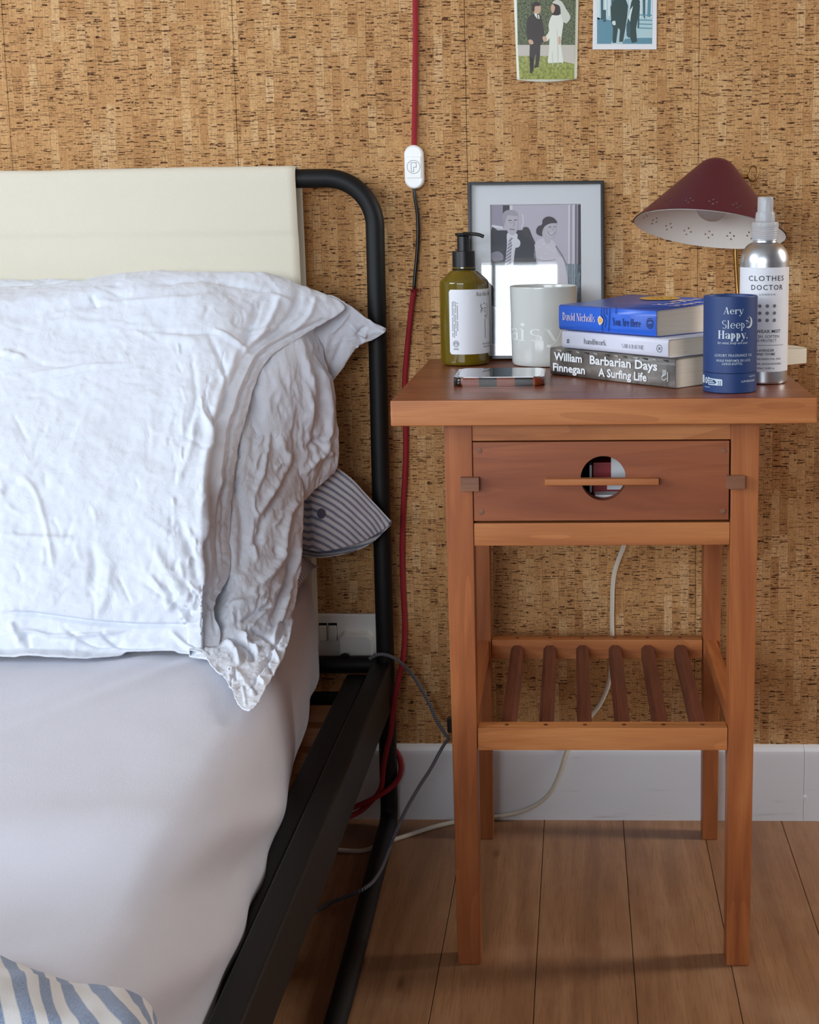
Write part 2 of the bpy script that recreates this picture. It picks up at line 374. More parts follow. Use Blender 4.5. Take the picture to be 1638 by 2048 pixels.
# ------------------------------------------------------------------ nightstand
W_, D_, H_ = 0.446, 0.413, 0.6538
YF = -0.013 - D_
ns = empty('bedside_table', (0, YF, 0), 'reddish cherrywood bedside table with one drawer and a slatted lower shelf', 'bedside table', rz=0.0058)
# ns local frame: x 0..W_, y 0 (front)..D_
bm = bmesh.new(); add_box(bm, 0, W_, 0, D_, H_ - 0.0277, H_); bev(bm, 0.0018, 2)
me = bpy.data.meshes.new('tabletop'); bm.to_mesh(me); bm.free(); o = link('tabletop', me, [M['wood_top'], M['wood_x']], ns)
autosmooth(o, 0.6)
for p in me.polygons:
    if abs(p.normal.z) < 0.8: p.material_index = 1
LW = 0.0305; S = 0.0285; XL, XR = 0.053, 0.446 - 0.0555; YB0, YB1 = 0.3475, 0.3785; HT = H_ - 0.0277
def leg(x0, x1, y0, y1, tx, back=False):
    bm = bmesh.new()
    t = 0.0022
    lo = [(x0 + t + tx, y0 + t*0.3), (x1 - t + tx, y0 + t*0.3), (x1 - t + tx, y1 - t), (x0 + t + tx, y1 - t)]
    hi = [(x0, y0), (x1, y0), (x1, y1), (x0, y1)]
    va = [bm.verts.new((x, y, 0.0)) for x, y in lo]; vb = [bm.verts.new((x, y, HT)) for x, y in hi]
    bm.faces.new(va[::-1]); bm.faces.new(vb)
    for i in range(4): bm.faces.new((va[i], va[(i+1) % 4], vb[(i+1) % 4], vb[i]))
    bev(bm, 0.0012, 2); me = bpy.data.meshes.new('leg'); bm.to_mesh(me); bm.free()
    autosmooth(link('leg', me, M['wood_z'], ns), 0.6)
leg(XL, XL + LW, S, S + LW, 0.0012); leg(XR - LW, XR, S, S + LW, -0.001)
leg(XL + 0.002, XL + 0.0285, YB0, YB1, 0.0); leg(XR - 0.0285, XR - 0.0035, YB0, YB1, 0.0)
IL, IR = XL + LW, XR - LW
box('front_rail', IL, IR, S + 0.0015, S + 0.021, 0.6052, HT, M['wood_x'], ns, 0.0006)
box('front_rail', IL, IR, S + 0.0008, S + 0.021, 0.4897, 0.5148, M['wood_x'], ns, 0.0010)
for xa in (XL + 0.005, XR - 0.005 - 0.016):
    box('side_panel', xa, xa + 0.016, S + LW, YB0, 0.4897, HT, M['wood_y'], ns, 0.0005)
box('back_panel', XL + 0.0285, XR - 0.0285, YB0 + 0.008, YB0 + 0.024, 0.4897, HT, M['wood_x'], ns, 0.0005)
box('drawer_runner', IL - 0.004, IL + 0.012, S + 0.022, YB0, 0.492, 0.510, M['wood_y'], ns); box('drawer_runner', IR - 0.012, IR + 0.004, S + 0.022, YB0, 0.492, 0.510, M['wood_y'], ns)
# drawer: front with a round hole, box behind
dr = link('drawer', bpy.data.meshes.new('drawer'), M['drawer'], ns)
def drawer_front():
    x0, x1, z0, z1 = IL + 0.0006, IR - 0.0018, 0.5180, 0.6040; cx, cz, r = 0.2237, 0.5640, 0.0243; n = 64; y0, y1 = S - 0.0005, S + 0.0155
    bm = bmesh.new(); ins, out = [], []
    for k in range(n):
        a = 2*math.pi*(k+0.5)/n; c, s_ = math.cos(a), math.sin(a)
        tx = ((x1-cx)/c if c > 0 else (x0-cx)/c); tz = ((z1-cz)/s_ if s_ > 0 else (z0-cz)/s_); t = min(tx, tz)
        ins.append((cx + r*c, cz + r*s_)); out.append((cx + t*c, cz + t*s_))
    # exact corners
    for (X_, Z_) in ((x0,z0),(x1,z0),(x1,z1),(x0,z1)):
        k = min(range(n), key=lambda i: (out[i][0]-X_)**2 + (out[i][1]-Z_)**2); out[k] = (X_, Z_)
    vs = {}
    for nm, L, y in (('if', ins, y0), ('of', out, y0), ('ib', ins, y1), ('ob', out, y1)): vs[nm] = [bm.verts.new((a, y, b)) for a, b in L]
    for k in range(n):
        j = (k+1) % n
        bm.faces.new((vs['if'][k], vs['of'][k], vs['of'][j], vs['if'][j])); bm.faces.new((vs['ib'][j], vs['ob'][j], vs['ob'][k], vs['ib'][k]))
        bm.faces.new((vs['if'][j], vs['ib'][j], vs['ib'][k], vs['if'][k])); bm.faces.new((vs['of'][k], vs['ob'][k], vs['ob'][j], vs['of'][j]))
    bmesh.ops.recalc_face_normals(bm, faces=bm.faces)
    bm.to_mesh(dr.data); bm.free()
drawer_front(); autosmooth(dr, 0.5)
box('drawer_side', IL + 0.006, IL + 0.014, S + 0.0155, YB0 - 0.02, 0.5185, 0.595, M['bedslat'], dr); box('drawer_side', IR - 0.014, IR - 0.006, S + 0.0155, YB0 - 0.02, 0.5185, 0.595, M['bedslat'], dr)
box('drawer_bottom', IL + 0.006, IR - 0.006, S + 0.0155, YB0 - 0.02, 0.5145, 0.5185, M['bedslat'], dr); box('drawer_back', IL + 0.006, IR - 0.006, YB0 - 0.02, YB0 - 0.012, 0.5185, 0.595, M['bedslat'], dr)
box('handle', 0.1612, 0.2830, S - 0.0100, S - 0.0006, 0.5580, 0.5652, M['wood_x'], dr, 0.0010)
for (px, pz) in ((0.0905, 0.5952), (0.3520, 0.5935), (0.0915, 0.5278), (0.3515, 0.5268)):
    o = lathe('dowel', [(0.0030, 0.0), (0.0030, 0.0008), (0.0, 0.0009)], M['pin'], dr, 20); o.matrix_local = Matrix.Translation((px, S - 0.0004, pz)) @ Matrix.Rotation(math.pi/2, 4, 'X')
for xa, xb, za, zb in ((0.0702, 0.0905, 0.5518, 0.5668), (0.3552, 0.3748, 0.5528, 0.5668)):
    bm = bmesh.new(); add_box(bm, xa, xb, S - 0.0080, S + 0.004, za, zb); bev(bm, 0.0006, 2)
    me = bpy.data.meshes.new('stop_block'); bm.to_mesh(me); bm.free(); autosmooth(link('stop_block', me, M['pin'], ns), 0.6)
# lower slatted shelf
box('shelf_rail', IL, IR, S + 0.002, S + 0.022, 0.2562, 0.2820, M['wood_x'], ns, 0.0006)
box('shelf_rail', XL + 0.0285, XR - 0.0285, YB0 + 0.002, YB0 + 0.022, 0.2562, 0.2820, M['wood_x'], ns, 0.0006)
for xa in (XL + 0.0095, XR - 0.0245):
    box('shelf_side_rail', xa, xa + 0.015, S + LW, YB0, 0.2562, 0.2822, M['wood_y'], ns, 0.0006)
sl0 = None
for k in range(6):
    xf = 0.1155 + k * (0.3330 - 0.1155) / 5
    if sl0 is None:
        r0, r1 = 0.0085, 0.0105
        pr = [(-r0, -0.009), (r0, -0.009), (r0, 0.0035), (r0*0.5, 0.0085), (-r0*0.5, 0.0085), (-r0, 0.0035)]; n = 6
        vs = [(x, y, z + 0.2665) for y in (S + 0.021, YB0 + 0.003) for x, z in pr]
        fs = [(i, (i+1) % n, n + (i+1) % n, n + i) for i in range(n)] + [tuple(range(n-1, -1, -1)), tuple(range(n, 2*n))]
        me = bpy.data.meshes.new('slat'); me.from_pydata(vs, [], fs); me.update(); bm = bmesh.new(); bm.from_mesh(me); bmesh.ops.recalc_face_normals(bm, faces=bm.faces); bm.to_mesh(me); bm.free(); me.materials.append(M['slat'])
        bmd = bmesh.new(); bmesh.ops.create_cone(bmd, cap_ends=True, segments=16, radius1=0.0022, radius2=0.0022, depth=0.0008)
        dow = bpy.data.meshes.new('dowel'); bmd.to_mesh(dow); bmd.free(); dow.materials.append(M['slat']); sl0 = me
    o = bpy.data.objects.new('slat', sl0); COL.objects.link(o); o.parent = ns; o.location = (xf, 0, 0)
    for yy in (S + 0.012, YB0 + 0.012):
        d = bpy.data.objects.new('dowel', dow); COL.objects.link(d); d.parent = ns; d.location = (xf, yy, 0.2823)

# ------------------------------------------------------------------ bed frame
bed = empty('bed_frame', (-0.7, -1.0, 0), 'black tubular metal bed frame with a cream canvas headboard sling', 'bed')
BO = np.array([-0.7, -1.0, 0.0]); bedm = Matrix.Translation((0.7, 1.0, 0))
def reparent(o, root):
    o.parent = root; o.matrix_parent_inverse = Matrix.Translation(-Vector(root.location)); return o
YP = -0.042; ZT = 0.8935; XP = -0.0665
path = [(-1.78, YP, ZT), (-0.6, YP, ZT - 0.0005)]
path.append((XP - 0.062, YP, ZT))
for k in range(1, 12):
    a = math.pi/2 * k/12; path.append((XP - 0.062 + 0.062*math.sin(a), YP, ZT - 0.062 + 0.062*math.cos(a)))
path += [(XP, YP, ZT - 0.062), (XP - 0.002, YP, 0.50), (XP - 0.003, YP, 0.035)]
for k in range(1, 9):
    a = math.pi/2 * k/8; path.append((XP - 0.003, YP - 0.021 + 0.021*math.cos(a), 0.034 - 0.0205*math.sin(a)))
path += [(-0.0600, -0.5, 0.0135), (-0.0595, -2.1, 0.0135)]
reparent(tube('headboard_tube', path, 0.0122, M['black'], None, 24, raw=True), bed)
reparent(box('side_rail', -0.0870, -0.0595, -2.1, -0.0545, 0.1800, 0.2440, M['black'], None, 0.0035, 3), bed)
reparent(box('inner_ledge', -0.121, -0.0935, -2.1, -0.0545, 0.192, 0.2280, M['black'], None, 0.003), bed)
reparent(box('ledge_web', -0.096, -0.086, -2.1, -0.0545, 0.186, 0.205, M['black'], None, 0.001), bed)
reparent(tube('cross_tube', [(-1.7, YP, 0.237), (-0.08, YP, 0.237)], 0.0122, M['black'], None, 20, raw=True), bed)
reparent(box('cross_rail', -1.7, -0.1, -0.085, -0.058, 0.186, 0.205, M['black'], None, 0.002), bed)
bolt = lathe('bolt', [(0.006, 0), (0.006, 0.002), (0.003, 0.0035), (0.0, 0.0035)], M['black'], None, 20); bolt.location = (-0.125, YP, 0.2490); reparent(bolt, bed)
for k in range(14):
    y1 = -0.098 - k * 0.0835
    reparent(box('slat', -1.6, -0.115, y1 - 0.062, y1, 0.188, 0.200, M['bedslat'], None, 0.002), bed)

# ------------------------------------------------------------------ cloth surfaces
def interp(grid, nu, nv):
    G = np.array(grid, float); R_, C_ = G.shape[:2]
    def basis(n, m):
        B = np.zeros((m, n))
        for i in range(m):
            s_ = i / (m - 1) * (n - 1); k = min(int(s_), n - 2); t = s_ - k
            w4 = [0.5*(-t+2*t*t-t**3), 0.5*(2-5*t*t+3*t**3), 0.5*(t+4*t*t-3*t**3), 0.5*(-t*t+t**3)]
            for j, wv in zip((k-1, k, k+1, k+2), w4):
                if j < 0: B[i, 0] += 2*wv; B[i, 1] -= wv
                elif j > n-1: B[i, n-1] += 2*wv; B[i, n-2] -= wv
                else: B[i, j] += wv
        return B
    A, B = basis(R_, nv), basis(C_, nu)
    return np.einsum('ir,rcd,jc->ijd', A, G, B)
def ray_xy(px, py):
    D = np.stack([(px - PX)/F, -(py - PY)/F, -np.ones_like(px)], -1); return D @ RM.T
def fbm(P, scale, oct=3, seed=0.0):
    sh = P.shape[:-1]; out = np.empty(sh).ravel(); Q = P.reshape(-1, P.shape[-1])
    for i, q_ in enumerate(Q): out[i] = mn.fractal(Vector((q_[0]*scale[0] + seed, q_[1]*scale[1], q_[2]*scale[2])), 0.7, 2.0, oct)
    return out.reshape(sh)
def polydist(px, py, pts):
    P = np.array(catmull(pts, 5)); best = np.full(px.shape, 1e9); side = np.zeros(px.shape); tt = np.zeros(px.shape); L = len(P) - 1
    for i in range(L):
        a, b = P[i], P[i+1]; ab = b - a; l2 = (ab**2).sum() + 1e-9
        t = np.clip(((px-a[0])*ab[0] + (py-a[1])*ab[1]) / l2, 0, 1)
        dx, dy = px - a[0] - t*ab[0], py - a[1] - t*ab[1]; d = np.hypot(dx, dy)
        m = d < best; best = np.where(m, d, best); tt = np.where(m, (i + t)/L, tt)
    return best, tt
def creased(px, py, creases):
    """each crease: (points, width px, height m) : soft ridge (+) or valley (-)"""
    D = np.zeros(px.shape)
    for pts, wd, amp in creases:
        d, t = polydist(px, py, pts); D += amp * np.exp(-(d/wd)**2) * np.clip(np.sin(np.pi*np.clip(t, 0, 1))*1.6, 0, 1)
    return D
def cloth(name, grid, nu, nv, mat, parent=None, thick=0.0012, creases=(), nz=(0.0, 1.0), nz2=(0.0, 1.0), aniso=(1,1,1), uvscale=(1,1), extra=None, world=False, seed=0.0, rest=False):
    G = interp(grid, nu, nv)
    if world: Pw = G
    else:
        d = ray_xy(G[..., 0], G[..., 1]); t = (G[..., 2] - CAM[1]) / d[..., 1]; Pw = CAM + d * t[..., None]
    def settle(Pw, off):   # cloth lies on the mattress, never inside it
        d = Pw - CAM; tz = (0.3765 + off - CAM[2]) / np.minimum(d[..., 2], -1e-4); yy = Pw[..., 1]
        for _ in range(6):
            tx = (mat_x(yy) + off - CAM[0]) / np.minimum(d[..., 0], -1e-4); te = np.maximum(tx, tz); yy = CAM[1] + d[..., 1]*te
        te = np.where(te < 1, te, 1.0); return CAM + d*te[..., None]
    if rest: Pw = settle(Pw, 0.010)
    def normals(P):
        du = np.gradient(P, axis=1); dv = np.gradient(P, axis=0); n = np.cross(dv, du); n /= (np.linalg.norm(n, axis=-1, keepdims=True) + 1e-12)
        return n
    n = normals(Pw)
    mid = n[nv//2, nu//2]
    if np.dot(mid, CAM - Pw[nv//2, nu//2]) < 0: n = -n
    disp = np.zeros((nv, nu))
    if creases: disp += creased(G[..., 0], G[..., 1], creases)
    if nz[0]: disp += nz[0] * fbm(Pw, [nz[1]*a for a in aniso], 3, seed)
    if nz2[0]: disp -= nz2[0] * np.abs(fbm(Pw, [nz2[1]*a for a in aniso], 4, seed + 7))
    if extra is not None: disp += extra(G, Pw)
    Pw = Pw + n * disp[..., None]
    if rest: Pw = settle(Pw, 0.003)
    vs = Pw.reshape(-1, 3)
    fs = [(i*nu+j, i*nu+j+1, (i+1)*nu+j+1, (i+1)*nu+j) for i in range(nv-1) for j in range(nu-1)]
    me = bpy.data.meshes.new(name); me.from_pydata(vs.tolist(), [], fs); me.update()
    # make the faces look to the camera side, then thicken
    c = me.polygons[len(fs)//2]; 
    if np.dot(np.array(c.normal), CAM - np.array(c.center)) < 0: me.flip_normals()
    Lu = np.zeros((nv, nu)); Lv = np.zeros((nv, nu))
    Lu[:, 1:] = np.cumsum(np.linalg.norm(np.diff(Pw, axis=1), axis=-1), axis=1); Lv[1:, :] = np.cumsum(np.linalg.norm(np.diff(Pw, axis=0), axis=-1), axis=0)
    uv = me.uv_layers.new(name='UVMap'); Lu = Lu.ravel(); Lv = Lv.ravel()
    vi = np.empty(len(me.loops), int); me.loops.foreach_get('vertex_index', vi)
    arr = np.stack([Lu[vi]*uvscale[0], Lv[vi]*uvscale[1]], -1).ravel(); uv.data.foreach_set('uv', arr)
    o = link(name, me, mat, None, True)
    if thick:
        md = o.modifiers.new('thickness', 'SOLIDIFY'); md.thickness = thick; md.offset = -1
    if parent: reparent(o, parent)
    return o

# headboard canvas
cv = [[(x, 0, 0) for x in range(6)] for _ in range(7)]
rows = [(-0.030, 0.9035), (-0.042, 0.9075), (-0.0555, 0.9015), (-0.058, 0.86), (-0.060, 0.70), (-0.0595, 0.45), (-0.0585, 0.262), (-0.050, 0.2235), (-0.036, 0.2225)]
cols = [-1.65, -1.2, -0.8, -0.5, -0.3, -0.166]
cgrid = [[(x + (0.004*math.sin((zz-0.2)*4.4)*(1 if x > -0.2 else 0)), yy, zz) for x in cols] for yy, zz in rows]
cloth('canvas_sling', cgrid, 60, 330, M['canvas'], bed, 0.0016, world=True, nz=(0.0022, 4.0), extra=lambda G, P: 0.0016/(1+np.exp(-(P[..., 2]-0.8235)/0.0009)))
cloth('canvas_sling', [[(x, yy, zz) for x in (-1.6, -0.8, -0.1635)] for yy, zz in ((-0.030, 0.903), (-0.0265, 0.87), (-0.022, 0.7), (-0.022, 0.4), (-0.026, 0.24))], 20, 40, M['canvas'], bed, 0.0016, world=True)

# mattress and fitted sheet
def mat_x(y):  # right side bulges outward away from the wall
    t = np.clip(-y, 0, 2); return np.interp(t, [0, 0.05, 0.22, 0.35, 0.58, 0.8, 1.2, 2.0], [-0.162, -0.157, -0.140, -0.126, -0.105, -0.092, -0.083, -0.080])
mt = empty('mattress', (-0.8, -1.0, 0.2), 'thick mattress under a smooth white fitted sheet, lying in the black bed frame', 'mattress')
def mattress():
    ys = [-0.066, -0.072, -0.09, -0.13, -0.2, -0.3, -0.4, -0.5, -0.6, -0.7, -0.8, -0.9, -1.0, -1.1, -1.25, -1.45, -1.7, -2.0]
    g = []
    for i, y in enumerate(ys):
        xr = mat_x(y) - (0.006 if i == 0 else 0); zt = 0.376 - (0.012 if i == 0 else 0.004 if i == 1 else 0)
        row = [(-1.6, zt)] + [(-1.0, zt), (-0.6, zt), (-0.4, zt), (xr - 0.12, zt + 0.001), (xr - 0.055, zt - 0.001), (xr - 0.026, zt - 0.008), (xr - 0.010, zt - 0.023), (xr - 0.003, zt - 0.052), (xr, zt - 0.10), (xr - 0.001, 0.240), (xr - 0.005, 0.224), (xr - 0.02, 0.2175), (xr - 0.06, 0.2165)]
        g.append([(x, y, z) for x, z in row])
    def ex(G, P):
        # diagonal tension folds of the fitted sheet at the corner
        x, y, z = P[..., 0], P[..., 1], P[..., 2]
        side = np.clip((x + 0.42) / 0.25, 0, 1)
        s1 = (z - 0.2) * 1.0 + (y + 0.55) * 0.42
        f = 0.008*np.exp(-((s1-0.050)/0.020)**2) - 0.008*np.exp(-((s1-0.002)/0.024)**2) + 0.007*np.exp(-((s1+0.055)/0.020)**2) - 0.006*np.exp(-((s1+0.105)/0.024)**2)
        s2 = x - 0.55*(y + 0.5) + 0.25
        f += 0.0045*np.exp(-((s2)/0.014)**2)*np.exp(-((y+0.6)/0.25)**2)*(z > 0.34) + 0.004*np.exp(-((s2+0.05)/0.016)**2)*np.exp(-((y+0.65)/0.25)**2)*(z > 0.34)
        low = np.exp(-((z-0.225)/0.02)**2) * 0.0022*np.sin(y*38 + 2*np.sin(y*9))
        return f*side*np.clip((z - 0.225)/0.06, 0, 1) + low*side
    cloth('fitted_sheet', g, 200, 260, M['sheet'], mt, 0.0, world=True, nz=(0.0016, 6.0), extra=ex)
    reparent(box('mattress_core', -1.58, -0.20, -1.95, -0.085, 0.2035, 0.355, M['sheet'], None, 0.02, 3), mt)
mattress()

# --- striped pillow (lowest)
sp_ = empty('striped_pillow', at(600, 1100, Y=-0.2), 'blue and white striped pillow, lowest, its open corner reaching to the bed post', 'pillow', None)
def striped():
    # body: a flat puffed pad lying under the white pillows
    g = []
    for y, h0 in ((-0.07, 0.012), (-0.09, 0.05), (-0.13, 0.085), (-0.20, 0.090), (-0.26, 0.070), (-0.32, 0.040), (-0.37, 0.004)):
        row = []
        for x, f in ((-0.86, 0.1), (-0.8, 0.7), (-0.6, 1), (-0.4, 1), (-0.27, 0.95), (-0.21, 0.72), (-0.17, 0.42), (-0.150, 0.12)):
            row.append((x + (0.0 if y < -0.3 and x > -0.2 else 0), y, 0.381 + h0*f))
        g.append(row)
    cloth('pillow_body', g, 90, 70, M['stripe'], sp_, 0.0012, world=True, nz=(0.004, 9.0), uvscale=(1, 1))
    # open corner of the case
    A = [[(585, 905, -.10), (640, 915, -.098), (690, 947, -.092), (735, 992, -.086), (781, 1041, -.082)],
         [(585, 950, -.11), (640, 962, -.110), (690, 985, -.102), (738, 1015, -.090), (781, 1043, -.082)],
         [(588, 1000, -.125), (640, 1010, -.127), (690, 1022, -.116), (738, 1036, -.098), (780, 1046, -.083)],
         [(592, 1050, -.135), (640, 1060, -.137), (690, 1060, -.122), (738, 1056, -.102), (779, 1050, -.084)],
         [(598, 1095, -.135), (640, 1103, -.135), (690, 1094, -.122), (738, 1077, -.102), (775, 1054, -.086)]]
    cloth('case_opening', A, 70, 60, M['stripe'], sp_, 0.0012, nz=(0.0025, 18.0), creases=[([(600, 960), (612, 1010), (606, 1060)], 9, -0.004), ([(618, 975), (626, 1020)], 6, 0.003)])
    B = [[(594, 1060, -.095), (640, 1068, -.092), (690, 1062, -.085), (738, 1052, -.080), (782, 1040, -.0775)],
         [(596, 1098, -.105), (640, 1106, -.104), (690, 1100, -.094), (738, 1081, -.086), (783, 1044, -.078)],
         [(600, 1109, -.118), (640, 1114, -.118), (690, 1106, -.104), (738, 1088, -.092), (782, 1049, -.080)]]
    cloth('case_underside', B, 60, 20, M['stripe'], sp_, 0.0012)
    b = lathe('button', [(0.0, 0.0), (0.0062, 0.0), (0.0066, 0.001), (0.0062, 0.0022), (0.0050, 0.0017), (0.0, 0.0015)], plain('slate_blue_button', (78,86,112), 0.4), None, 28)
    p = at(641, 1027, Y=-0.136); b.matrix_world = Matrix.Translation(p) @ Matrix.Rotation(math.radians(55), 4, 'Z') @ Matrix.Rotation(math.radians(78), 4, 'X')
    b.parent = sp_; b.matrix_parent_inverse = Matrix.Translation(-Vector(sp_.location)); 
striped()

# --- rear white pillow
rp = empty('white_pillow', at(300, 900, Y=-0.12), 'crumpled white linen pillow behind the front one, showing only its creased right side', 'pillow')
def rear():
    g = [[(-300, 640, -.062), (0, 640, -.062), (300, 640, -.062), (520, 640, -.062), (600, 660, -.062), (640, 700, -.064)],
         [(-300, 548, -.085), (0, 563, -.085), (300, 556, -.085), (520, 566, -.085), (590, 590, -.085), (632, 660, -.080)],
         [(-300, 580, -.13), (0, 585, -.13), (300, 580, -.13), (520, 590, -.13), (600, 640, -.12), (652, 715, -.096)],
         [(-300, 750, -.19), (0, 750, -.19), (300, 750, -.20), (520, 750, -.20), (620, 745, -.15), (668, 775, -.105)],
         [(-300, 850, -.23), (0, 850, -.23), (300, 850, -.24), (520, 850, -.22), (625, 825, -.16), (675, 825, -.110)],
         [(-300, 950, -.26), (0, 950, -.26), (300, 950, -.27), (520, 930, -.23), (625, 885, -.165), (681, 868, -.115)],
         [(-300, 1000, -.28), (0, 1000, -.28), (300, 1000, -.28), (520, 985, -.23), (622, 945, -.17), (678, 925, -.118)],
         [(-300, 1030, -.29), (0, 1030, -.29), (300, 1030, -.29), (520, 1030, -.23), (612, 998, -.17), (674, 946, -.120)]]
    cr = [([(590, 660), (620, 760), (622, 860)], 9, 0.006), ([(615, 680), (640, 760), (650, 850)], 7, -0.005), ([(640, 720), (655, 790), (660, 870), (640, 930)], 6, 0.006),
          ([(612, 900), (640, 880), (668, 880)], 7, -0.006), ([(606, 950), (640, 915), (676, 905)], 6, 0.005), ([(625, 860), (650, 905), (655, 950)], 5, -0.004), ([(600, 720), (628, 800), (634, 870)], 5, -0.004)]
    cloth('pillow_case', g, 200, 130, M['linen'], rp, 0.0016, creases=cr, nz=(0.003, 14.0), nz2=(0.006, 22.0), aniso=(1.6, 1, 0.6), seed=3)
rear()

# --- front white pillow
fp = empty('white_pillow', at(300, 1250, Y=-0.4), 'big front white linen pillow, its open case drooping over the mattress edge', 'pillow')
hem = [(735, 640), (690, 617), (612, 668), (547, 710), (518, 764), (493, 832), (481, 901), (469, 959), (464, 1057), (461, 1145), (432, 1200), (442, 1277)]
def front():
    hx = lambda y: np.interp(y, [h[1] for h in hem[3:10]], [h[0] for h in hem[3:10]])
    base = [-330, -160, 0, 150, 290, 400]
    rows = []
    def row(ys, y_r, Yd, hp, hY):
        # ys: heights at the base columns; hp: hem point
        r_ = [(x, y, Yd + (0.004 if i == 0 else 0)) for i, (x, y) in enumerate(zip(base, ys))]
        return r_, hp, hY
    spec = [  # ys at base cols, base depth, pre-hem, hem, depths
        ([640]*6, -.060, (560, 640), (640, 640), -.058, -.056),
        ([585, 572, 590, 575, 568, 572], -.095, (560, 572), (655, 600), -.086, -.078),
        ([572, 563, 572, 560, 541, 545], -.135, (545, 551), (655, 590), -.118, -.094),
        ([610, 600, 605, 592, 580, 584], -.180, (530, 596), (690, 617), -.150, -.104),
        ([670]*4 + [665, 655], -.215, (500, 662), (612, 668), -.195, -.140),
        ([730]*4 + [728, 722], -.245, (480, 716), (547, 710), -.226, -.185),
        ([800]*4 + [796, 790], -.278, (455, 782), (512, 776), -.258, -.218),
        ([880]*5 + [876], -.315, (435, 868), (485, 872), -.295, -.252),
        ([970]*6, -.352, (425, 965), (469, 959), -.332, -.288),
        ([1060]*6, -.383, (418, 1058), (464, 1057), -.362, -.320),
        ([1140]*6, -.408, (410, 1140), (461, 1145), -.388, -.352),
        ([1200]*5 + [1198], -.424, (392, 1195), (432, 1200), -.410, -.385),
        ([1238, 1228, 1222, 1234, 1246, 1244], -.426, (380, 1240), (430, 1232), -.418, -.402),
        ([1262, 1250, 1250, 1262, 1270, 1266], -.428, (382, 1270), (442, 1268), -.426, -.412),
        ([1318, 1308, 1310, 1310, 1298, 1306], -.440, (380, 1307), (430, 1316), -.438, -.434)]
    g = []
    for ys, Yd, pre, hp, Yp, Yh in spec:
        g.append([(x, y, Yd) for x, y in zip(base, ys)] + [(pre[0], pre[1], Yp), (hp[0], hp[1], Yh)])
    hemc = [(672, 640), (606, 672), (547, 710), (514, 770), (490, 840), (477, 905), (469, 959), (464, 1057), (461, 1145)]
    off = lambda dx, dy=0: [(x + dx, y + dy) for x, y in hemc]
    cr = [(off(-16, -4), 3.2, -0.0035), (off(-30, -7), 4, 0.003), (off(-44, -12), 6, -0.0035), (off(-62, -14), 8, 0.004),
          ([(39, 948), (73, 989), (98, 1086), (106, 1140)], 5, 0.0028), ([(0, 1070), (80, 1074), (150, 1078)], 6, 0.004), ([(40, 960), (0, 985)], 8, -0.003),
          ([(0, 706), (54, 716)], 5, 0.003), ([(44, 752), (150, 738), (268, 729)], 4, 0.0022), ([(120, 640), (300, 662), (420, 690)], 9, 0.003), ([(0, 640), (150, 612), (300, 590)], 12, -0.003),
          ([(171, 600), (300, 602), (430, 588)], 5, 0.0028), ([(200, 650), (320, 664), (440, 662)], 5, -0.0028), ([(180, 590), (195, 615)], 5, -0.003), ([(300, 566), (430, 560), (540, 585)], 5, -0.003),
          ([(425, 656), (470, 682), (508, 712)], 5, 0.005), ([(400, 810), (418, 850), (422, 880), (408, 915)], 5, 0.005), ([(412, 800), (432, 850), (430, 900)], 4, -0.004), ([(390, 830), (380, 900), (350, 980)], 7, 0.003),
          ([(380, 700), (392, 790), (372, 860)], 7, -0.0025), ([(415, 660), (455, 760), (445, 840)], 6, -0.003), ([(520, 600), (500, 660), (470, 730)], 8, -0.005), ([(560, 590), (540, 640), (500, 700)], 7, 0.005), ([(600, 575), (585, 625), (540, 680)], 7, -0.005), ([(632, 590), (618, 630), (580, 665)], 6, 0.004),
          ([(500, 600), (540, 590), (590, 610)], 5, 0.003), ([(480, 650), (540, 652), (580, 640)], 5, -0.003),
          ([(460, 940), (440, 1000), (436, 1080), (438, 1150)], 5, -0.004), ([(425, 960), (415, 1050), (420, 1120), (405, 1190)], 6, 0.003), ([(350, 1020), (380, 1100), (400, 1180)], 9, -0.003),
          ([(300, 1080), (340, 1150), (390, 1220)], 9, 0.003), ([(280, 1160), (340, 1200), (400, 1235)], 6, -0.003), ([(340, 1225), (330, 1190), (300, 1150)], 6, 0.003), ([(180, 1080), (190, 1140), (176, 1210)], 10, -0.003), ([(220, 1120), (215, 1180), (195, 1230)], 8, 0.002),
          ([(0, 1225), (60, 1228), (150, 1240), (230, 1250), (330, 1252), (400, 1250)], 4.5, -0.006), ([(0, 1268), (60, 1262), (110, 1272), (200, 1268), (260, 1258)], 4, 0.005), ([(20, 1240), (44, 1290)], 6, 0.004), ([(200, 1262), (240, 1290), (330, 1290)], 5, -0.004), ([(340, 1258), (372, 1290), (430, 1312)], 5, 0.004), ([(120, 1250), (190, 1290), (250, 1280)], 5, -0.004), ([(60, 1300), (50, 1262)], 5, -0.004),
          ([(360, 1230), (372, 1238), (362, 1252)], 6, 0.003), ([(400, 1180), (424, 1225), (432, 1272)], 4, -0.0025), ([(440, 1150), (415, 1195), (425, 1240)], 5, 0.0025)]
    rr = random.Random(5)
    # gathers across the hem band
    for k in range(34):
        t = (k + rr.random()*0.6)/34*(len(hemc)-1); i = min(int(t), len(hemc)-2); f = t - i
        hxp = hemc[i][0]*(1-f) + hemc[i+1][0]*f; hyp = hemc[i][1]*(1-f) + hemc[i+1][1]*f
        L = rr.uniform(14, 30); cr.append(([(hxp - 1, hyp), (hxp - L, hyp - rr.uniform(0, 7))], rr.uniform(1.8, 3.4), rr.choice((-1, 1))*rr.uniform(0.0008, 0.002)))
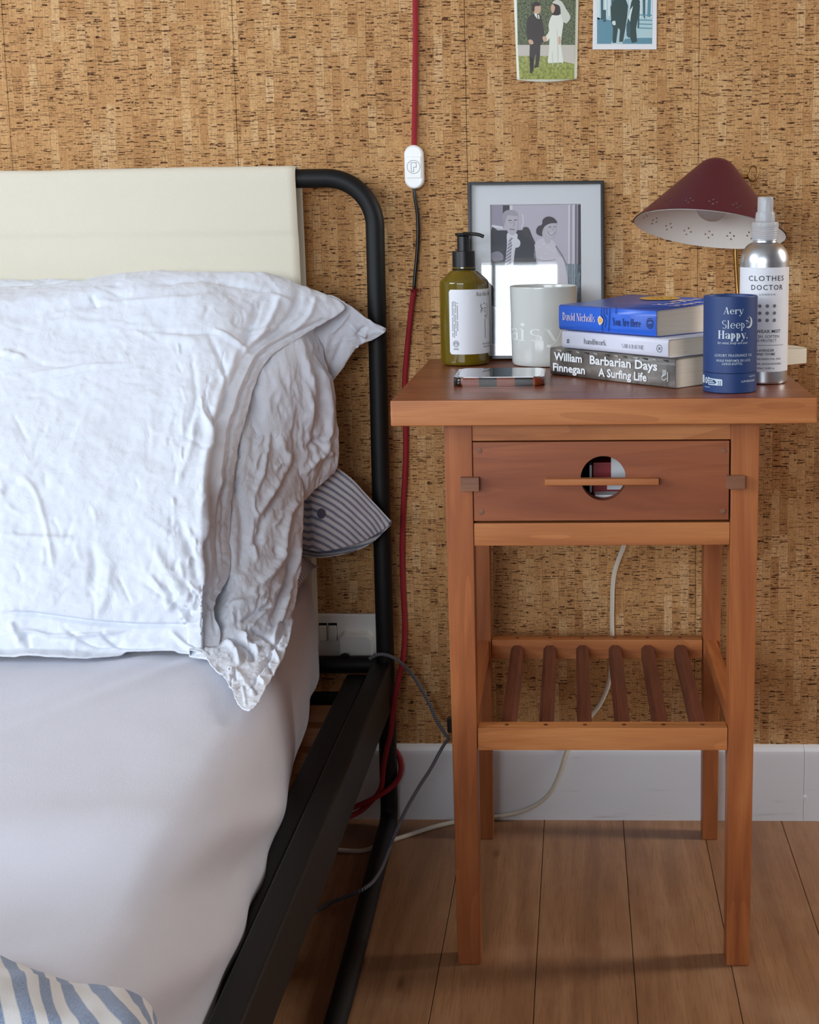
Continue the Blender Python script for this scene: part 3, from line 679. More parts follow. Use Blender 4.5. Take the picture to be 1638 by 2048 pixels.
    # fine crumples along the gathered right side and bottom
    for k in range(70):
        x = rr.uniform(330, 455); y = rr.uniform(600, 1230) if k < 50 else rr.uniform(1160, 1240); a = rr.uniform(-0.5, 0.5) + (math.pi/2 if k < 50 else 0.9); L = rr.uniform(12, 38)
        x += max(0, (720 - y))*0.6
        cr.append(([(x, y), (x + L*0.5*math.cos(a) + rr.uniform(-4, 4), y + L*0.5*math.sin(a)), (x + L*math.cos(a), y + L*math.sin(a))], rr.uniform(2.2, 4.5), rr.choice((-1, 1))*rr.uniform(0.0008, 0.0022)))
    for k in range(60):
        x = rr.uniform(-20, 380); y = rr.uniform(570, 1200); a = rr.uniform(-0.5, 0.5) if y < 800 else rr.uniform(0.6, 2.2); L = rr.uniform(20, 80)
        cr.append(([(x, y), (x + L*0.5*math.cos(a) + rr.uniform(-8, 8), y + L*0.5*math.sin(a)), (x + L*math.cos(a), y + L*math.sin(a))], rr.uniform(3, 6), rr.choice((-1, 1))*rr.uniform(0.0005, 0.0016)))
    cloth('pillow_case', g, 330, 330, M['linen'], fp, 0.0016, creases=cr, nz=(0.004, 7.0), nz2=(0.0035, 16.0), aniso=(1, 1, 1), seed=1, rest=True)
    # under layer of the open case: runs from behind the hem to the drooping corner
    B = [[(520, 690, -.150), (545, 690, -.140), (562, 700, -.125), (578, 712, -.112)],
         [(480, 760, -.190), (520, 758, -.180), (560, 752, -.158), (600, 765, -.130)],
         [(455, 840, -.235), (505, 838, -.222), (560, 832, -.190), (614, 832, -.150)],
         [(440, 920, -.270), (495, 918, -.258), (555, 908, -.222), (606, 893, -.172)],
         [(430, 1000, -.300), (485, 1000, -.290), (550, 990, -.250), (611, 990, -.190)],
         [(430, 1080, -.330), (480, 1080, -.322), (545, 1075, -.285), (606, 1070, -.222)],
         [(425, 1150, -.335), (475, 1150, -.352), (540, 1148, -.318), (600, 1152, -.258)],
         [(410, 1210, -.360), (465, 1215, -.380), (530, 1212, -.350), (592, 1208, -.298)],
         [(405, 1270, -.385), (465, 1275, -.408), (520, 1272, -.385), (577, 1280, -.345)],
         [(415, 1316, -.425), (465, 1325, -.455), (505, 1325, -.450), (556, 1328, -.415)],
         [(452, 1358, -.475), (475, 1362, -.500), (505, 1366, -.500), (534, 1370, -.470)],
         [(470, 1394, -.520), (484, 1398, -.545), (502, 1402, -.545), (518, 1402, -.520)],
         [(483, 1412, -.560), (492, 1418, -.575), (500, 1420, -.575), (507, 1416, -.560)]]
    cb = [([(566, 800), (560, 870), (580, 930), (540, 1000), (500, 1080)], 9, 0.007), ([(600, 900), (560, 985), (525, 1040), (515, 1100)], 8, -0.009), ([(607, 990), (575, 1040), (560, 1120), (500, 1190)], 8, 0.008),
          ([(595, 1010), (575, 1085), (585, 1150), (560, 1200)], 6, -0.007), ([(545, 1210), (515, 1222), (482, 1245)], 4, -0.006), ([(540, 1176), (500, 1200), (450, 1208)], 7, 0.005), ([(598, 1060), (592, 1130), (570, 1210), (545, 1290)], 5, 0.006),
          ([(584, 1100), (575, 1170), (545, 1240)], 5, -0.006), ([(470, 960), (490, 1060), (478, 1150)], 10, -0.006), ([(530, 780), (520, 850), (500, 920)], 9, -0.004), ([(545, 840), (530, 930), (505, 1000)], 6, 0.004), ([(590, 780), (592, 850), (570, 910)], 6, -0.005),
          ([(445, 1285), (470, 1300), (480, 1330)], 5, 0.005), ([(455, 1275), (500, 1295), (505, 1320)], 5, -0.006), ([(480, 1262), (500, 1290), (520, 1300)], 5, 0.006), ([(460, 1330), (490, 1365), (510, 1395)], 5, 0.003), ([(500, 1255), (535, 1275), (560, 1300)], 4, -0.004),
          ([(515, 1350), (530, 1372)], 3, 0.004), ([(530, 1320), (545, 1345)], 3, -0.004), ([(500, 1370), (515, 1390)], 3, -0.004), ([(545, 1295), (560, 1318)], 3, 0.004), ([(572, 1245), (540, 1310), (505, 1375)], 4, -0.003)]
    rr = random.Random(9)
    for k in range(90):
        y = rr.uniform(740, 1380); x = rr.uniform(455, 610); a = rr.uniform(1.3, 2.5); L = rr.uniform(14, 55)
        cb.append(([(x, y), (x + L*0.5*math.cos(a) + rr.uniform(-5, 5), y + L*0.5*math.sin(a)), (x + L*math.cos(a), y + L*math.sin(a))], rr.uniform(2.2, 5), rr.choice((-1, 1))*rr.uniform(0.001, 0.003)))
    cloth('case_underlayer', B, 120, 330, M['linen'], fp, 0.0016, creases=cb, nz=(0.003, 12.0), nz2=(0.0032, 24.0), aniso=(1.3, 1, 0.7), seed=5, rest=True)
    # upper corner of the case standing out to the post
    C = [[(560, 640, -.100), (612, 612, -.098), (655, 590, -.094), (700, 612, -.090), (735, 638, -.082), (772, 657, -.074)],
         [(560, 670, -.098), (612, 645, -.096), (660, 628, -.092), (700, 636, -.087), (738, 652, -.080), (772, 661, -.073)],
         [(560, 700, -.094), (612, 690, -.092), (655, 680, -.088), (695, 670, -.084), (735, 669, -.078), (768, 666, -.0725)],
         [(565, 730, -.090), (612, 725, -.088), (650, 715, -.084), (690, 698, -.080), (722, 683, -.076), (745, 680, -.072)],
         [(575, 770, -.088), (612, 765, -.085), (645, 755, -.081), (678, 735, -.077), (700, 712, -.0745), (716, 690, -.072)],
         [(590, 800, -.086), (615, 795, -.083), (640, 785, -.079), (660, 770, -.076), (680, 745, -.074), (695, 718, -.072)]]
    cc = [([(735, 652), (715, 668), (728, 682)], 4, -0.004), ([(700, 648), (720, 668), (735, 672)], 5, 0.004), ([(700, 625), (680, 650), (660, 670)], 4, 0.003), ([(662, 640), (650, 700), (640, 760)], 7, 0.003), ([(690, 670), (670, 720), (655, 765)], 6, -0.003), ([(735, 636), (755, 652), (772, 660)], 2.6, 0.003)]
    cloth('case_corner', C, 110, 90, M['linen'], fp, 0.0016, creases=cc, nz=(0.0015, 14.0), nz2=(0.002, 26.0), seed=8)
front()

# striped duvet corner at the foot
dv = empty('duvet', at(100, 2000, Z=0.40), 'blue and white striped duvet, its edge showing at the lower left on the sheet', 'duvet')
def duvet():
    edge = [(-260, 1880), (-120, 1900), (0, 1930), (60, 1945), (130, 1976), (200, 1983), (255, 1990), (300, 2012), (322, 2050)]
    g = []
    for k, (dy, z) in enumerate(((4, 0.378), (0, 0.392), (14, 0.412), (45, 0.425), (100, 0.428), (180, 0.425), (300, 0.42))):
        row = []
        for i, (x, y) in enumerate(edge):
            xx = x + (dy*0.10 if i > 5 else 0); yy = y + dy
            zz = z if i < 5 else z - (0, 0.004, 0.014, 0.035)[i - 5]
            p = at(xx, yy, Z=zz); row.append(tuple(p))
        g.append(row)
    gT = [[g[r][c] for r in range(len(g))] for c in range(len(g[0]))]
    cloth('duvet_cover', gT, 70, 120, M['stripe_duvet'], dv, 0.002, world=True, nz=(0.005, 11.0), seed=4)
duvet()

# ------------------------------------------------------------------ lettering
def text_mesh(s_, size=1.0, bold=0.0, sx=1.0, align='CENTER', shear=0.0, space=1.0):
    cu = bpy.data.curves.new('t', 'FONT'); cu.body = s_; cu.size = size; cu.align_x = align; cu.offset = bold; cu.resolution_u = 2; cu.shear = shear; cu.space_character = space
    ob = bpy.data.objects.new('t', cu); COL.objects.link(ob)
    bpy.context.view_layer.update(); dg = bpy.context.evaluated_depsgraph_get(); me = bpy.data.meshes.new_from_object(ob.evaluated_get(dg))
    vs = [(v.co.x * sx, v.co.y) for v in me.vertices]; fs = [tuple(p.vertices) for p in me.polygons]
    bpy.data.objects.remove(ob); bpy.data.meshes.remove(me); bpy.data.curves.remove(cu)
    return vs, fs
def serif_text(t, heavy=0.5):
    """a small high-contrast serif alphabet drawn with stems, bowls and hairlines; unit = em, capitals 0.70 high"""
    W = 0.075 + 0.075*heavy; H = 0.028; SF = 0.05; vs, fs = [], []
    def quad(p): b = len(vs); vs.extend(p); fs.append((b, b+1, b+2, b+3))
    def rc(x0, x1, y0, y1): quad([(x0,y0),(x1,y0),(x1,y1),(x0,y1)])
    def V(x, y0, y1, w=None, b=1, tp=1, tl=False):
        w = w or W; rc(x, x+w, y0, y1)
        if b: rc(x-SF, x+w+SF, y0, y0+H)
        if tp: rc(x-SF, x+w+(0 if tl else SF), y1-H, y1)
    def D(xa, ya, xb, yb, w): quad([(xa, ya), (xa+w, ya), (xb+w, yb), (xb, yb)])
    def O(cx, cy, rx, ry, a0=0, a1=360, w=None):
        w = w or W; b = len(vs); n = 26
        for k in range(n+1):
            a = math.radians(a0 + (a1-a0)*k/n); c, s_ = math.cos(a), math.sin(a)
            vs.append((cx + rx*c, cy + ry*s_)); vs.append((cx + (rx-w)*c, cy + (ry-H)*s_))
        for k in range(n): fs.append((b+2*k, b+2*k+2, b+2*k+3, b+2*k+1))
    def dot(x, y, r=0.06):
        b = len(vs); vs.extend([(x + r*math.cos(k*0.5236), y + r*math.sin(k*0.5236)) for k in range(12)]); fs.append(tuple(range(b, b+12)))
    x = 0.0; xh = 0.47
    for ch in t:
        X = x; adv = 0.5
        if ch == ' ': adv = 0.24
        elif ch == '.': dot(X+0.09, 0.055); adv = 0.2
        elif ch == 'D': V(X+.05, 0, .7, tp=1); O(X+.05+W*.5, .35, .36+W*.5, .35, -90, 90); adv = .55+W
        elif ch == 'N': V(X+.06, 0, .7, H); V(X+.50, 0, .7, H, b=0); D(X+.06, .7, X+.53-W, 0, W); adv = .64
        elif ch == 'Y': D(X, .7, X+.22, .30, W); D(X+.46, .7, X+.27, .30, H); V(X+.22, 0, .32, tp=0); rc(X-.04, X+.16+W*.4, .672, .7); rc(X+.38, X+.56, .672, .7); adv = .55
        elif ch == 'A': D(X+.04, 0, X+.26, .7, H); D(X+.40, 0, X+.24, .7, W); rc(X+.12, X+.42, .2, .2+H); rc(X-.02, X+.14, 0, H); rc(X+.34, X+.46+W, 0, H); adv = .52+W*.6
        elif ch == 'H': V(X+.05, 0, .7); V(X+.40, 0, .7); rc(X+.1, X+.45, .35, .35+H); adv = .50+W
        elif ch == 'S': O(X+.22, .52, .19, .18, 40, 270, W*.8); O(X+.22, .18, .21, .18, -140, 90, W*.8); adv = .48
        elif ch == 'B': V(X+.05, 0, .7); O(X+.1+W*.5, .53, .22, .17, -90, 90, W*.9); O(X+.1+W*.5, .19, .26, .19, -90, 90, W*.9); adv = .46+W
        elif ch == 'R': V(X+.05, 0, .7); O(X+.1+W*.5, .52, .24, .18, -90, 90, W*.9); D(X+.40, 0, X+.20, .35, W); adv = .50+W
        elif ch == 'U': V(X+.05, .2, .7, b=0); V(X+.45, .2, .7, H, b=0); O(X+.25+H, .2, .20+H, .2, 180, 360, W*.6); adv = .58
        elif ch == 'M': V(X+.05, 0, .7, H); V(X+.60, 0, .7); D(X+.07, .7, X+.30, .1, W); D(X+.60, .7, X+.34, .1, H); adv = .70+W
        elif ch == 'E': V(X+.05, 0, .7); rc(X+.05, X+.42, 0, H); rc(X+.05, X+.42, .672, .7); rc(X+.1, X+.34, .34, .34+H); rc(X+.40, X+.43, 0, .16); rc(X+.40, X+.43, .55, .7); adv = .52
        elif ch == 'a': O(X+.20, .14, .17, .14, 0, 360, W*.8); V(X+.28, 0, .36, b=0, tp=0); O(X+.20, .33, .08+W, .14, 0, 170, W); rc(X+.28, X+.34+W, 0, H); adv = .33+W
        elif ch == 'b' or ch == 'p': V(X+.05, 0 if ch == 'b' else -.2, .7 if ch == 'b' else xh, b=ch == 'p', tl=True); O(X+.07+W*.6, .235, .24, .235, -110, 110); adv = .38+W*.6
        elif ch == 'd': O(X+.24, .235, .22, .235, 70, 290); V(X+.28, 0, .7, b=0, tl=True); rc(X+.28, X+.34+W, 0, H); adv = .37+W
        elif ch == 'c': O(X+.24, .235, .21, .235, 45, 315); dot(X+.37, .36, .05); adv = .46
        elif ch == 'e': O(X+.24, .235, .21, .235, 0, 320); rc(X+.1, X+.44, .235, .235+H); adv = .48
        elif ch == 'h': V(X+.05, 0, .7, tl=True); O(X+.22+W*.5, .30, .15+W*.5, .17, 0, 150); V(X+.37, 0, .32, tp=0); adv = .44+W
        elif ch == 'n': V(X+.05, 0, xh, tl=True); O(X+.22+W*.5, .30, .15+W*.5, .17, 0, 150); V(X+.37, 0, .32, tp=0); adv = .44+W
        elif ch == 'i': V(X+.06, 0, xh, tl=True); dot(X+.06+W/2, .62, .065); adv = .17+W
        elif ch == 'l': V(X+.06, 0, .7, tl=True); adv = .17+W
        elif ch == 'o': O(X+.25, .235, .22, .235); adv = .50
        elif ch == 'r': V(X+.06, 0, xh, tl=True); O(X+.24+W*.3, .33, .15, .14, 60, 160); dot(X+.30+W*.3, .40, .055); adv = .38+W*.4
        elif ch == 's': O(X+.19, .345, .14, .125, 40, 270, W*.7); O(X+.19, .12, .16, .12, -140, 90, W*.7); adv = .40
        elif ch == 't': V(X+.10, .04, .60, b=0, tp=0); rc(X+.02, X+.30, xh-H, xh); rc(X+.10, X+.30, 0, H*1.6); adv = .34
        elif ch == 'u': V(X+.05, .14, xh, b=0, tl=True); O(X+.22, .15, .17, .15, 180, 360, W); V(X+.33, 0, xh, b=0, tl=True); adv = .42+W
        elif ch in 'vy': D(X+.02, xh, X+.20, 0, W); D(X+.40, xh, X+.24+W*.3, 0, H); rc(X-.02, X+.16, xh-H, xh); rc(X+.32, X+.48, xh-H, xh); adv = .48
        elif ch == 'w': D(X+.02, xh, X+.16, 0, W); D(X+.32, xh, X+.20, 0, H); D(X+.28, xh, X+.42, 0, W); D(X+.60, xh, X+.46, 0, H); rc(X-.02, X+.66, xh-H, xh); adv = .68
        elif ch == 'k': V(X+.05, 0, .7, tl=True); D(X+.10+W, .20, X+.36, xh, H); D(X+.38, 0, X+.18, .30, W); rc(X+.33, X+.44+W, 0, H); adv = .44+W
        if ch == 'y': D(X+.08, -.2, X+.24+W*.3, 0, H); dot(X+.09, -.17, .055)
        x += adv
    return vs, fs
class Flat:
    """collects flat print (text, strokes, shapes) given in (u, v) metres, mapped to a surface"""
    def __init__(s): s.v, s.f, s.mi, s.lay = [], [], [], []
    def add(s, vs, fs, mi=0, lay=0):
        b = len(s.v); s.v += list(vs); s.lay += [lay]*len(vs); s.f += [tuple(b+i for i in f) for f in fs]; s.mi += [mi]*len(fs)
    def text(s, t, u, v, h, w=None, bold=0.0, mi=0, lay=0, align='CENTER', shear=0.0, serif=False, space=1.0):
        vs, fs = serif_text(t, min(bold*30, 1.3)) if serif else text_mesh(t, 1.0, bold, 1.0, 'LEFT', shear, space)
        x0 = min(a for a, _ in vs); x1 = max(a for a, _ in vs)
        k = h / 0.70; kx = (w / (x1 - x0)) if w else k
        L = (x1 - x0) * kx; ou = u - (L/2 if align == 'CENTER' else (L if align == 'RIGHT' else 0))
        s.add([(ou + (a - x0)*kx, v + b*k) for a, b in vs], fs, mi, lay)
    def rect(s, u0, u1, v0, v1, mi=0, lay=0):
        s.add([(u0,v0),(u1,v0),(u1,v1),(u0,v1)], [(0,1,2,3)], mi, lay)
    def disc(s, u, v, r, mi=0, lay=0, n=20, ry=None):
        s.add([(u + r*math.cos(2*math.pi*k/n), v + (ry or r)*math.sin(2*math.pi*k/n)) for k in range(n)], [tuple(range(n))], mi, lay)
    def ring(s, u, v, r, w_, mi=0, lay=0, n=28, a0=0, a1=2*math.pi, ry=1.0):
        vs = []
        for k in range(n+1):
            a = a0 + (a1-a0)*k/n; vs += [(u + r*math.cos(a), v + r*ry*math.sin(a)), (u + (r-w_)*math.cos(a), v + (r-w_)*ry*math.sin(a))]
        s.add(vs, [(2*k, 2*k+2, 2*k+3, 2*k+1) for k in range(n)], mi, lay)
    def line(s, pts, w_, mi=0, lay=0, sub=5):
        P = [np.array(p[:2]) for p in (catmull(pts, sub) if len(pts) > 2 else [np.array(p, float) for p in pts])]; vs = []
        for i in range(len(P)):
            t = P[min(i+1, len(P)-1)] - P[max(i-1, 0)]; t = t/(np.linalg.norm(t)+1e-12); n_ = np.array([-t[1], t[0]]); ww = w_/2
            vs += [tuple(P[i] + n_*ww), tuple(P[i] - n_*ww)]
        s.add(vs, [(2*k, 2*k+1, 2*k+3, 2*k+2) for k in range(len(P)-1)], mi, lay)
    def poly(s, pts, mi=0, lay=0, smooth=0):
        P = catmull(pts, smooth, True) if smooth else pts
        bm = bmesh.new(); vv = [bm.verts.new((p[0], p[1], 0)) for p in P]
        try:
            f = bm.faces.new(vv); bmesh.ops.triangulate(bm, faces=[f])
        except Exception: pass
        bm.verts.index_update(); s.add([(v.co.x, v.co.y) for v in bm.verts], [tuple(v.index for v in f.verts) for f in bm.faces], mi, lay); bm.free()
    def build(s, name, fn, mats, parent, slice_=0.0):
        if slice_:
            bm = bmesh.new(); lay = bm.verts.layers.int.new('lay'); vv = []
            for (u, v), l in zip(s.v, s.lay): q_ = bm.verts.new((u, v, 0)); q_[lay] = l; vv.append(q_)
            for f, m_ in zip(s.f, s.mi):
                try: bm.faces.new([vv[i] for i in f]).material_index = m_
                except Exception: pass
            u0, u1 = min(a for a, _ in s.v), max(a for a, _ in s.v); x = u0 + slice_
            while x < u1:
                bmesh.ops.bisect_plane(bm, geom=bm.verts[:] + bm.edges[:] + bm.faces[:], plane_co=(x, 0, 0), plane_no=(1, 0, 0), dist=1e-7); x += slice_
            bmesh.ops.triangulate(bm, faces=[f for f in bm.faces if len(f.verts) > 4])
            bm.verts.index_update(); s.v = [(q_.co.x, q_.co.y) for q_ in bm.verts]
            lv = {}
            for f in bm.faces:
                L = max(q_[lay] for q_ in f.verts)
                for q_ in f.verts: lv[q_.index] = max(L, lv.get(q_.index, 0))
            s.lay = [lv.get(i, 0) for i in range(len(s.v))]
            s.f = [tuple(q_.index for q_ in f.verts) for f in bm.faces]; s.mi = [f.material_index for f in bm.faces]; bm.free()
        vs = [fn(u, v, l) for (u, v), l in zip(s.v, s.lay)]
        return from_py(name, vs, s.f, mats, parent, mi=s.mi)
def on_cyl(cx, cy, z0, R, a0, eps=0.00025):
    """u wraps around the cylinder (0 at angle a0, growing to the right seen from outside)"""
    def fn(u, v, l=0):
        a = a0 + u / R; rr = R + eps*(1+l); return (cx + rr*math.cos(a), cy + rr*math.sin(a), z0 + v)
    return fn
def facing(x, y):  # angle from a table point towards the camera
    return math.atan2(CAM[1] - y, CAM[0] - x)
INK = plain('black_ink', (24,24,28), 0.7); INKG = plain('grey_ink', (120,122,134), 0.7); WHI = plain('white_ink', (236,238,240), 0.6)
PAPER = plain('label_paper', (232,234,240), 0.55)
def cyl_patch(name, cx, cy, R, a0, a1, z0, z1, mat, parent, corner=0.003, n=40, eps=0.00015):
    """rounded rectangular label bent on a cylinder; a in radians"""
    vs, fs = [], []; W = (a1 - a0)*R
    for k in range(n+1):
        u = W*k/n; d = min(u, W-u); c = corner - math.sqrt(max(corner**2 - (corner-min(d, corner))**2, 0)) if d < corner else 0
        a = a0 + u/R
        for z in (z0 + c, z1 - c): vs.append((cx + (R+eps)*math.cos(a), cy + (R+eps)*math.sin(a), z))
    fs = [(2*k, 2*k+2, 2*k+3, 2*k+1) for k in range(n)]
    return from_py(name, vs, fs, mat, parent, smooth=True)

# ------------------------------------------------------------------ things on the table
TZ = H_ + 0.0002
# --- amber pump bottle
def pump_bottle():
    x, y, R = 0.0515, -0.0800, 0.0315; k = (1.8639 + y) / F
    root = empty('pump_bottle', (x, y, TZ), 'olive green bottle with black pump and white label, left of the candle', 'bottle')
    gl = N('olive_lotion_bottle', 0.12, 0, srgb(104,86,14)); gl.b.inputs['Coat Weight'].default_value = 0.6; gl.b.inputs['Coat Roughness'].default_value = 0.05
    h = 0.1085
    lathe('bottle', [(0.0, 0.0), (R-0.006, 0.0), (R-0.002, 0.0015), (R, 0.006), (R, h-0.004), (R-0.001, h-0.001), (R-0.004, h+0.002), (R-0.013, h+0.0105), (0.0145, h+0.0125), (0.0140, h+0.014), (0.0140, h+0.021), (0, h+0.021)], gl.m, root, 72)
    bp = plain('matt_black_plastic', (24,24,26), 0.38)
    lathe('collar', [(0.0150, 0.0), (0.0150, 0.0008), (0.0144, 0.001), (0.0144, 0.0195), (0.0140, 0.0200), (0.0085, 0.0202), (0.0085, 0.0212), (0.0082, 0.0212)], bp, root, 48, (0,0,h+0.0165))
    # shiny neck ring
    lathe('neck', [(0.0148, 0), (0.0153, 0.001), (0.0148, 0.002)], bp, root, 48, (0,0,h+0.0128))
    p = lathe('pump_head', [(0.0078, 0.0), (0.0078, 0.0175), (0.0105, 0.0195), (0.0108, 0.0210), (0.0100, 0.0222), (0, 0.0224)], bp, root, 40, (0,0,h+0.0372))
    tube('spout', [(0, 0, h+0.0585), (0.012, -0.002, h+0.0580), (0.020, -0.0035, h+0.0570), (0.0265, -0.0045, h+0.0545)], 0.0023, bp, root, 10)
    a = facing(x, y)
    LB = cyl_patch('label', 0, 0, R, a - 0.66, a + 1.75, 0.0155, 0.0975, PAPER, root)
    fl = Flat()
    fl.text('Austin Austin', 0.0146, 0.0890, 0.0052, None, 0.01, align='LEFT', serif=True)
    fl.build('name_lettering', on_cyl(0, 0, 0, R, a), [INK], root, 0.004); fl = Flat()
    # line drawing of a face
    for pts in ([(0.0236,0.0790),(0.0222,0.0765),(0.0238,0.0735),(0.0226,0.0700),(0.0232,0.0678)], [(0.0243,0.0722),(0.0268,0.0735)], [(0.0248,0.0700),(0.0266,0.0704)], [(0.0276,0.0802),(0.0300,0.0780)], [(0.0290,0.0735),(0.0320,0.0735)],
                [(0.0300,0.0722),(0.0298,0.0690),(0.0308,0.0672)], [(0.0292,0.0640),(0.0303,0.0646),(0.0318,0.0640)], [(0.0290,0.0625),(0.0318,0.0623)], [(0.0300,0.0600),(0.0296,0.0540),(0.0300,0.0440),(0.0302,0.0350)], [(0.0345,0.0790),(0.0360,0.0735),(0.0352,0.0690),(0.0345,0.0640),(0.0330,0.0600)]):
        fl.line(pts, 0.0009)
    fl.build('face_drawing', on_cyl(0, 0, 0, R, a), [INK], root, 0.004); fl = Flat()
    sp2 = Flat()
    for r_ in range(4):
        n_ = 26 if r_ < 2 else (24 if r_ == 2 else 20)
        for k2 in range(n_):
            if (k2*7 + r_*5) % 11 == 0: continue
            sp2.rect(-0.0165 + r_*0.0023, -0.0155 + r_*0.0023, 0.0840 - k2*0.0018 - 0.0012 - r_*0.001, 0.0840 - k2*0.0018 - r_*0.001)
    fl.ring(-0.0118, 0.0290, 0.0041, 0.0006); fl.ring(-0.0118, 0.0290, 0.0027, 0.0005, ry=0.8); fl.line([(-0.0140,0.0280),(-0.0118,0.0310),(-0.0098,0.0282)], 0.0006)
    fl.rect(-0.0152, -0.0084, 0.0228, 0.0233); fl.rect(-0.0152, -0.0084, 0.0214, 0.0220)
    fl.build('certification_mark', on_cyl(0, 0, 0, R, a), [INK], root, 0.004); fl = Flat()
    fl.text('Neroli & Petitgrain', 0.0245, 0.0270, 0.0022, None, 0.005, align='LEFT'); fl.text('Hand Cream', 0.0262, 0.0232, 0.0022, None, 0.005, align='LEFT')
    fl.build('lettering', on_cyl(0, 0, 0, R, a), [INK], root, 0.004); sp2.build('small_print', on_cyl(0, 0, 0, R, a), [INK], root, 0.004)
pump_bottle()

# --- candle in a pale glass
def candle():
    x, y, R, h = 0.1535, -0.0895, 0.0428, 0.1005
    root = empty('candle', (x, y, TZ), 'pale grey-white candle glass between the pump bottle and the stacked books', 'candle')
    g = N('pale_grey_glaze', 0.22, 0, srgb(206,208,204)); g.b.inputs['Coat Weight'].default_value = 0.4
    prof = [(0, 0.0), (R-0.008, 0.0), (R-0.0038, 0.001), (R-0.0020, 0.0040), (R-0.0014, 0.012), (R-0.0009, 0.060), (R, h-0.002), (R-0.0002, h-0.0004), (R-0.0012, h), (R-0.0022, h-0.0008), (R-0.0030, h-0.006), (R-0.0034, h-0.040), (0, h-0.0405)]
    lathe('glass', prof, g.m, root, 96)
    lathe('wax', [(R-0.0036, h-0.034), (R-0.012, h-0.0345), (0, h-0.0350)], plain('cream_wax', (228,222,206), 0.5), root, 64)
    tube('wick', [(0, 0, h-0.035), (0.0006, 0, h-0.026)], 0.0008, INK, root, 8, raw=True)
    fl = Flat(); fl.text('daisy', -0.0265, 0.0330, 0.0235, 0.108, 0.002, serif=True)
    a = facing(x, y); fl.build('lettering', on_cyl(0, 0, 0, R - 0.0011, a), [plain('soft_white_print', (230,234,232), 0.3)], root, 0.003)
candle()

# --- phone
def phone():
    c = [at(905, 772, Z=TZ), at(1089, 773, Z=TZ), at(1085, 745, Z=H_+0.011), at(925, 745, Z=H_+0.011)]
    x0, x1, y0, y1 = 0.0560, 0.1590, -0.3150, -0.2150
    root = empty('phone', ((x0+x1)/2, (y0+y1)/2, TZ), 'phone in a brown and black banded case lying flat at the table front', 'phone', rz=0.004)
    hw, hd = (x1-x0)/2, (y1-y0)/2
    tq = N('banded_brown_case', 0.12); X, Y, Z = q_ = tq.xyz()
    f = tq.math('FRACT', tq.math('MULTIPLY', tq.math('ADD', X, 0.0020), 1/0.0405)); s_ = tq.mr(f, 0.49, 0.51)
    tq.col(tq.mix(s_, srgb(120,50,20), srgb(20,14,14))); tq.b.inputs['Coat Weight'].default_value = 0.6
    def slab(name, hw, hd, z0, z1, r, b, mat):
        pts = []
        for (cx, cy, a0) in ((hw-r, hd-r, 0), (-hw+r, hd-r, 90), (-hw+r, -hd+r, 180), (hw-r, -hd+r, 270)):
            for k in range(7): a = math.radians(a0 + 15*k); pts.append((cx + r*math.cos(a), cy + r*math.sin(a)))
        n = len(pts); bm = bmesh.new(); lo = [bm.verts.new((a, b_, z0)) for a, b_ in pts]; hi = [bm.verts.new((a, b_, z1)) for a, b_ in pts]
        bm.faces.new(lo[::-1]); bm.faces.new(hi)
        for i in range(n): bm.faces.new((lo[i], lo[(i+1) % n], hi[(i+1) % n], hi[i]))
        ed = [e for e in bm.edges if abs(e.verts[0].co.z - e.verts[1].co.z) < 1e-7]
        bev(bm, b, 3, ed); me = bpy.data.meshes.new(name); bm.to_mesh(me); bm.free(); o = link(name, me, mat, root); autosmooth(o, 0.9); return o
    slab('case', hw, hd, 0.0, 0.0098, 0.011, 0.0032, tq.m)
    sq = N('phone_screen', 0.04, 0, srgb(10,10,12)); sq.b.inputs['Coat Weight'].default_value = 1.0; sq.b.inputs['Coat Roughness'].default_value = 0.02; sq.b.inputs['Specular IOR Level'].default_value = 1.0
    slab('screen', hw-0.0045, hd-0.0045, 0.0094, 0.0103, 0.008, 0.0004, sq.m)
phone()

# --- books
def book(name, label, P0, ang, L, Dp, z0, T, cover, spine_mat, page, seed=0, curve=0.0, lift=0.0, overhang=0.002, group='paperbacks stacked on the table'):
    """spine runs from P0 along ang for L; the book extends Dp to the left of that direction; local x along spine, y away from spine"""
    root = empty(name, (P0[0], P0[1], z0), label, 'book', group, ang)
    ct = 0.0006
    # page block
    n = 14; vs, fs = [], []
    def topz(t): return T - ct + lift * (t**1.6)
    for i in range(n+1):
        t = i/n; yy = 0.0015 + (Dp - 0.0015 - overhang)*t
        for xx in (overhang, L - overhang):
            vs.append((xx, yy, ct)); vs.append((xx, yy, topz(t) - 0.0002))
    for i in range(n):
        a = 4*i; b = 4*(i+1)
        fs += [(a, a+1, b+1, b), (a+2, b+2, b+3, a+3), (a+1, a+3, b+3, b+1), (a, b, b+2, a+2)]
    fs += [(0, 2, 3, 1), (4*n, 4*n+1, 4*n+3, 4*n+2)]
    from_py('page_block', vs, fs, page, root)
    # cover: one sheet wrapping bottom, spine, top (rounded spine edges)
    prof = [(Dp, 0.0), (0.004, 0.0), (0.0012, 0.0004), (0.0, 0.0018), (-0.0008*curve, T*0.25), (-0.0014*curve, T*0.5), (-0.0008*curve, T*0.75), (0.0, T-0.0018), (0.0012, T-0.0004), (0.004, T)]
    for k in range(1, 13):
        t = k/12; prof.append((0.004 + (Dp-0.004)*t, T + lift*(t**1.6)))
    m = len(prof); vs = [(x, a, b) for x in (0.0, L) for a, b in prof]; fs = [(i, i+1, m+i+1, m+i) for i in range(m-1)]
    mi = [1 if 3 <= i < 7 else 0 for i in range(m-1)]
    o = from_py('cover', vs, fs, [cover, spine_mat], root, mi=mi); autosmooth(o, 0.7)
    md = o.modifiers.new('thickness', 'SOLIDIFY'); md.thickness = ct; md.offset = 1.0
    return root
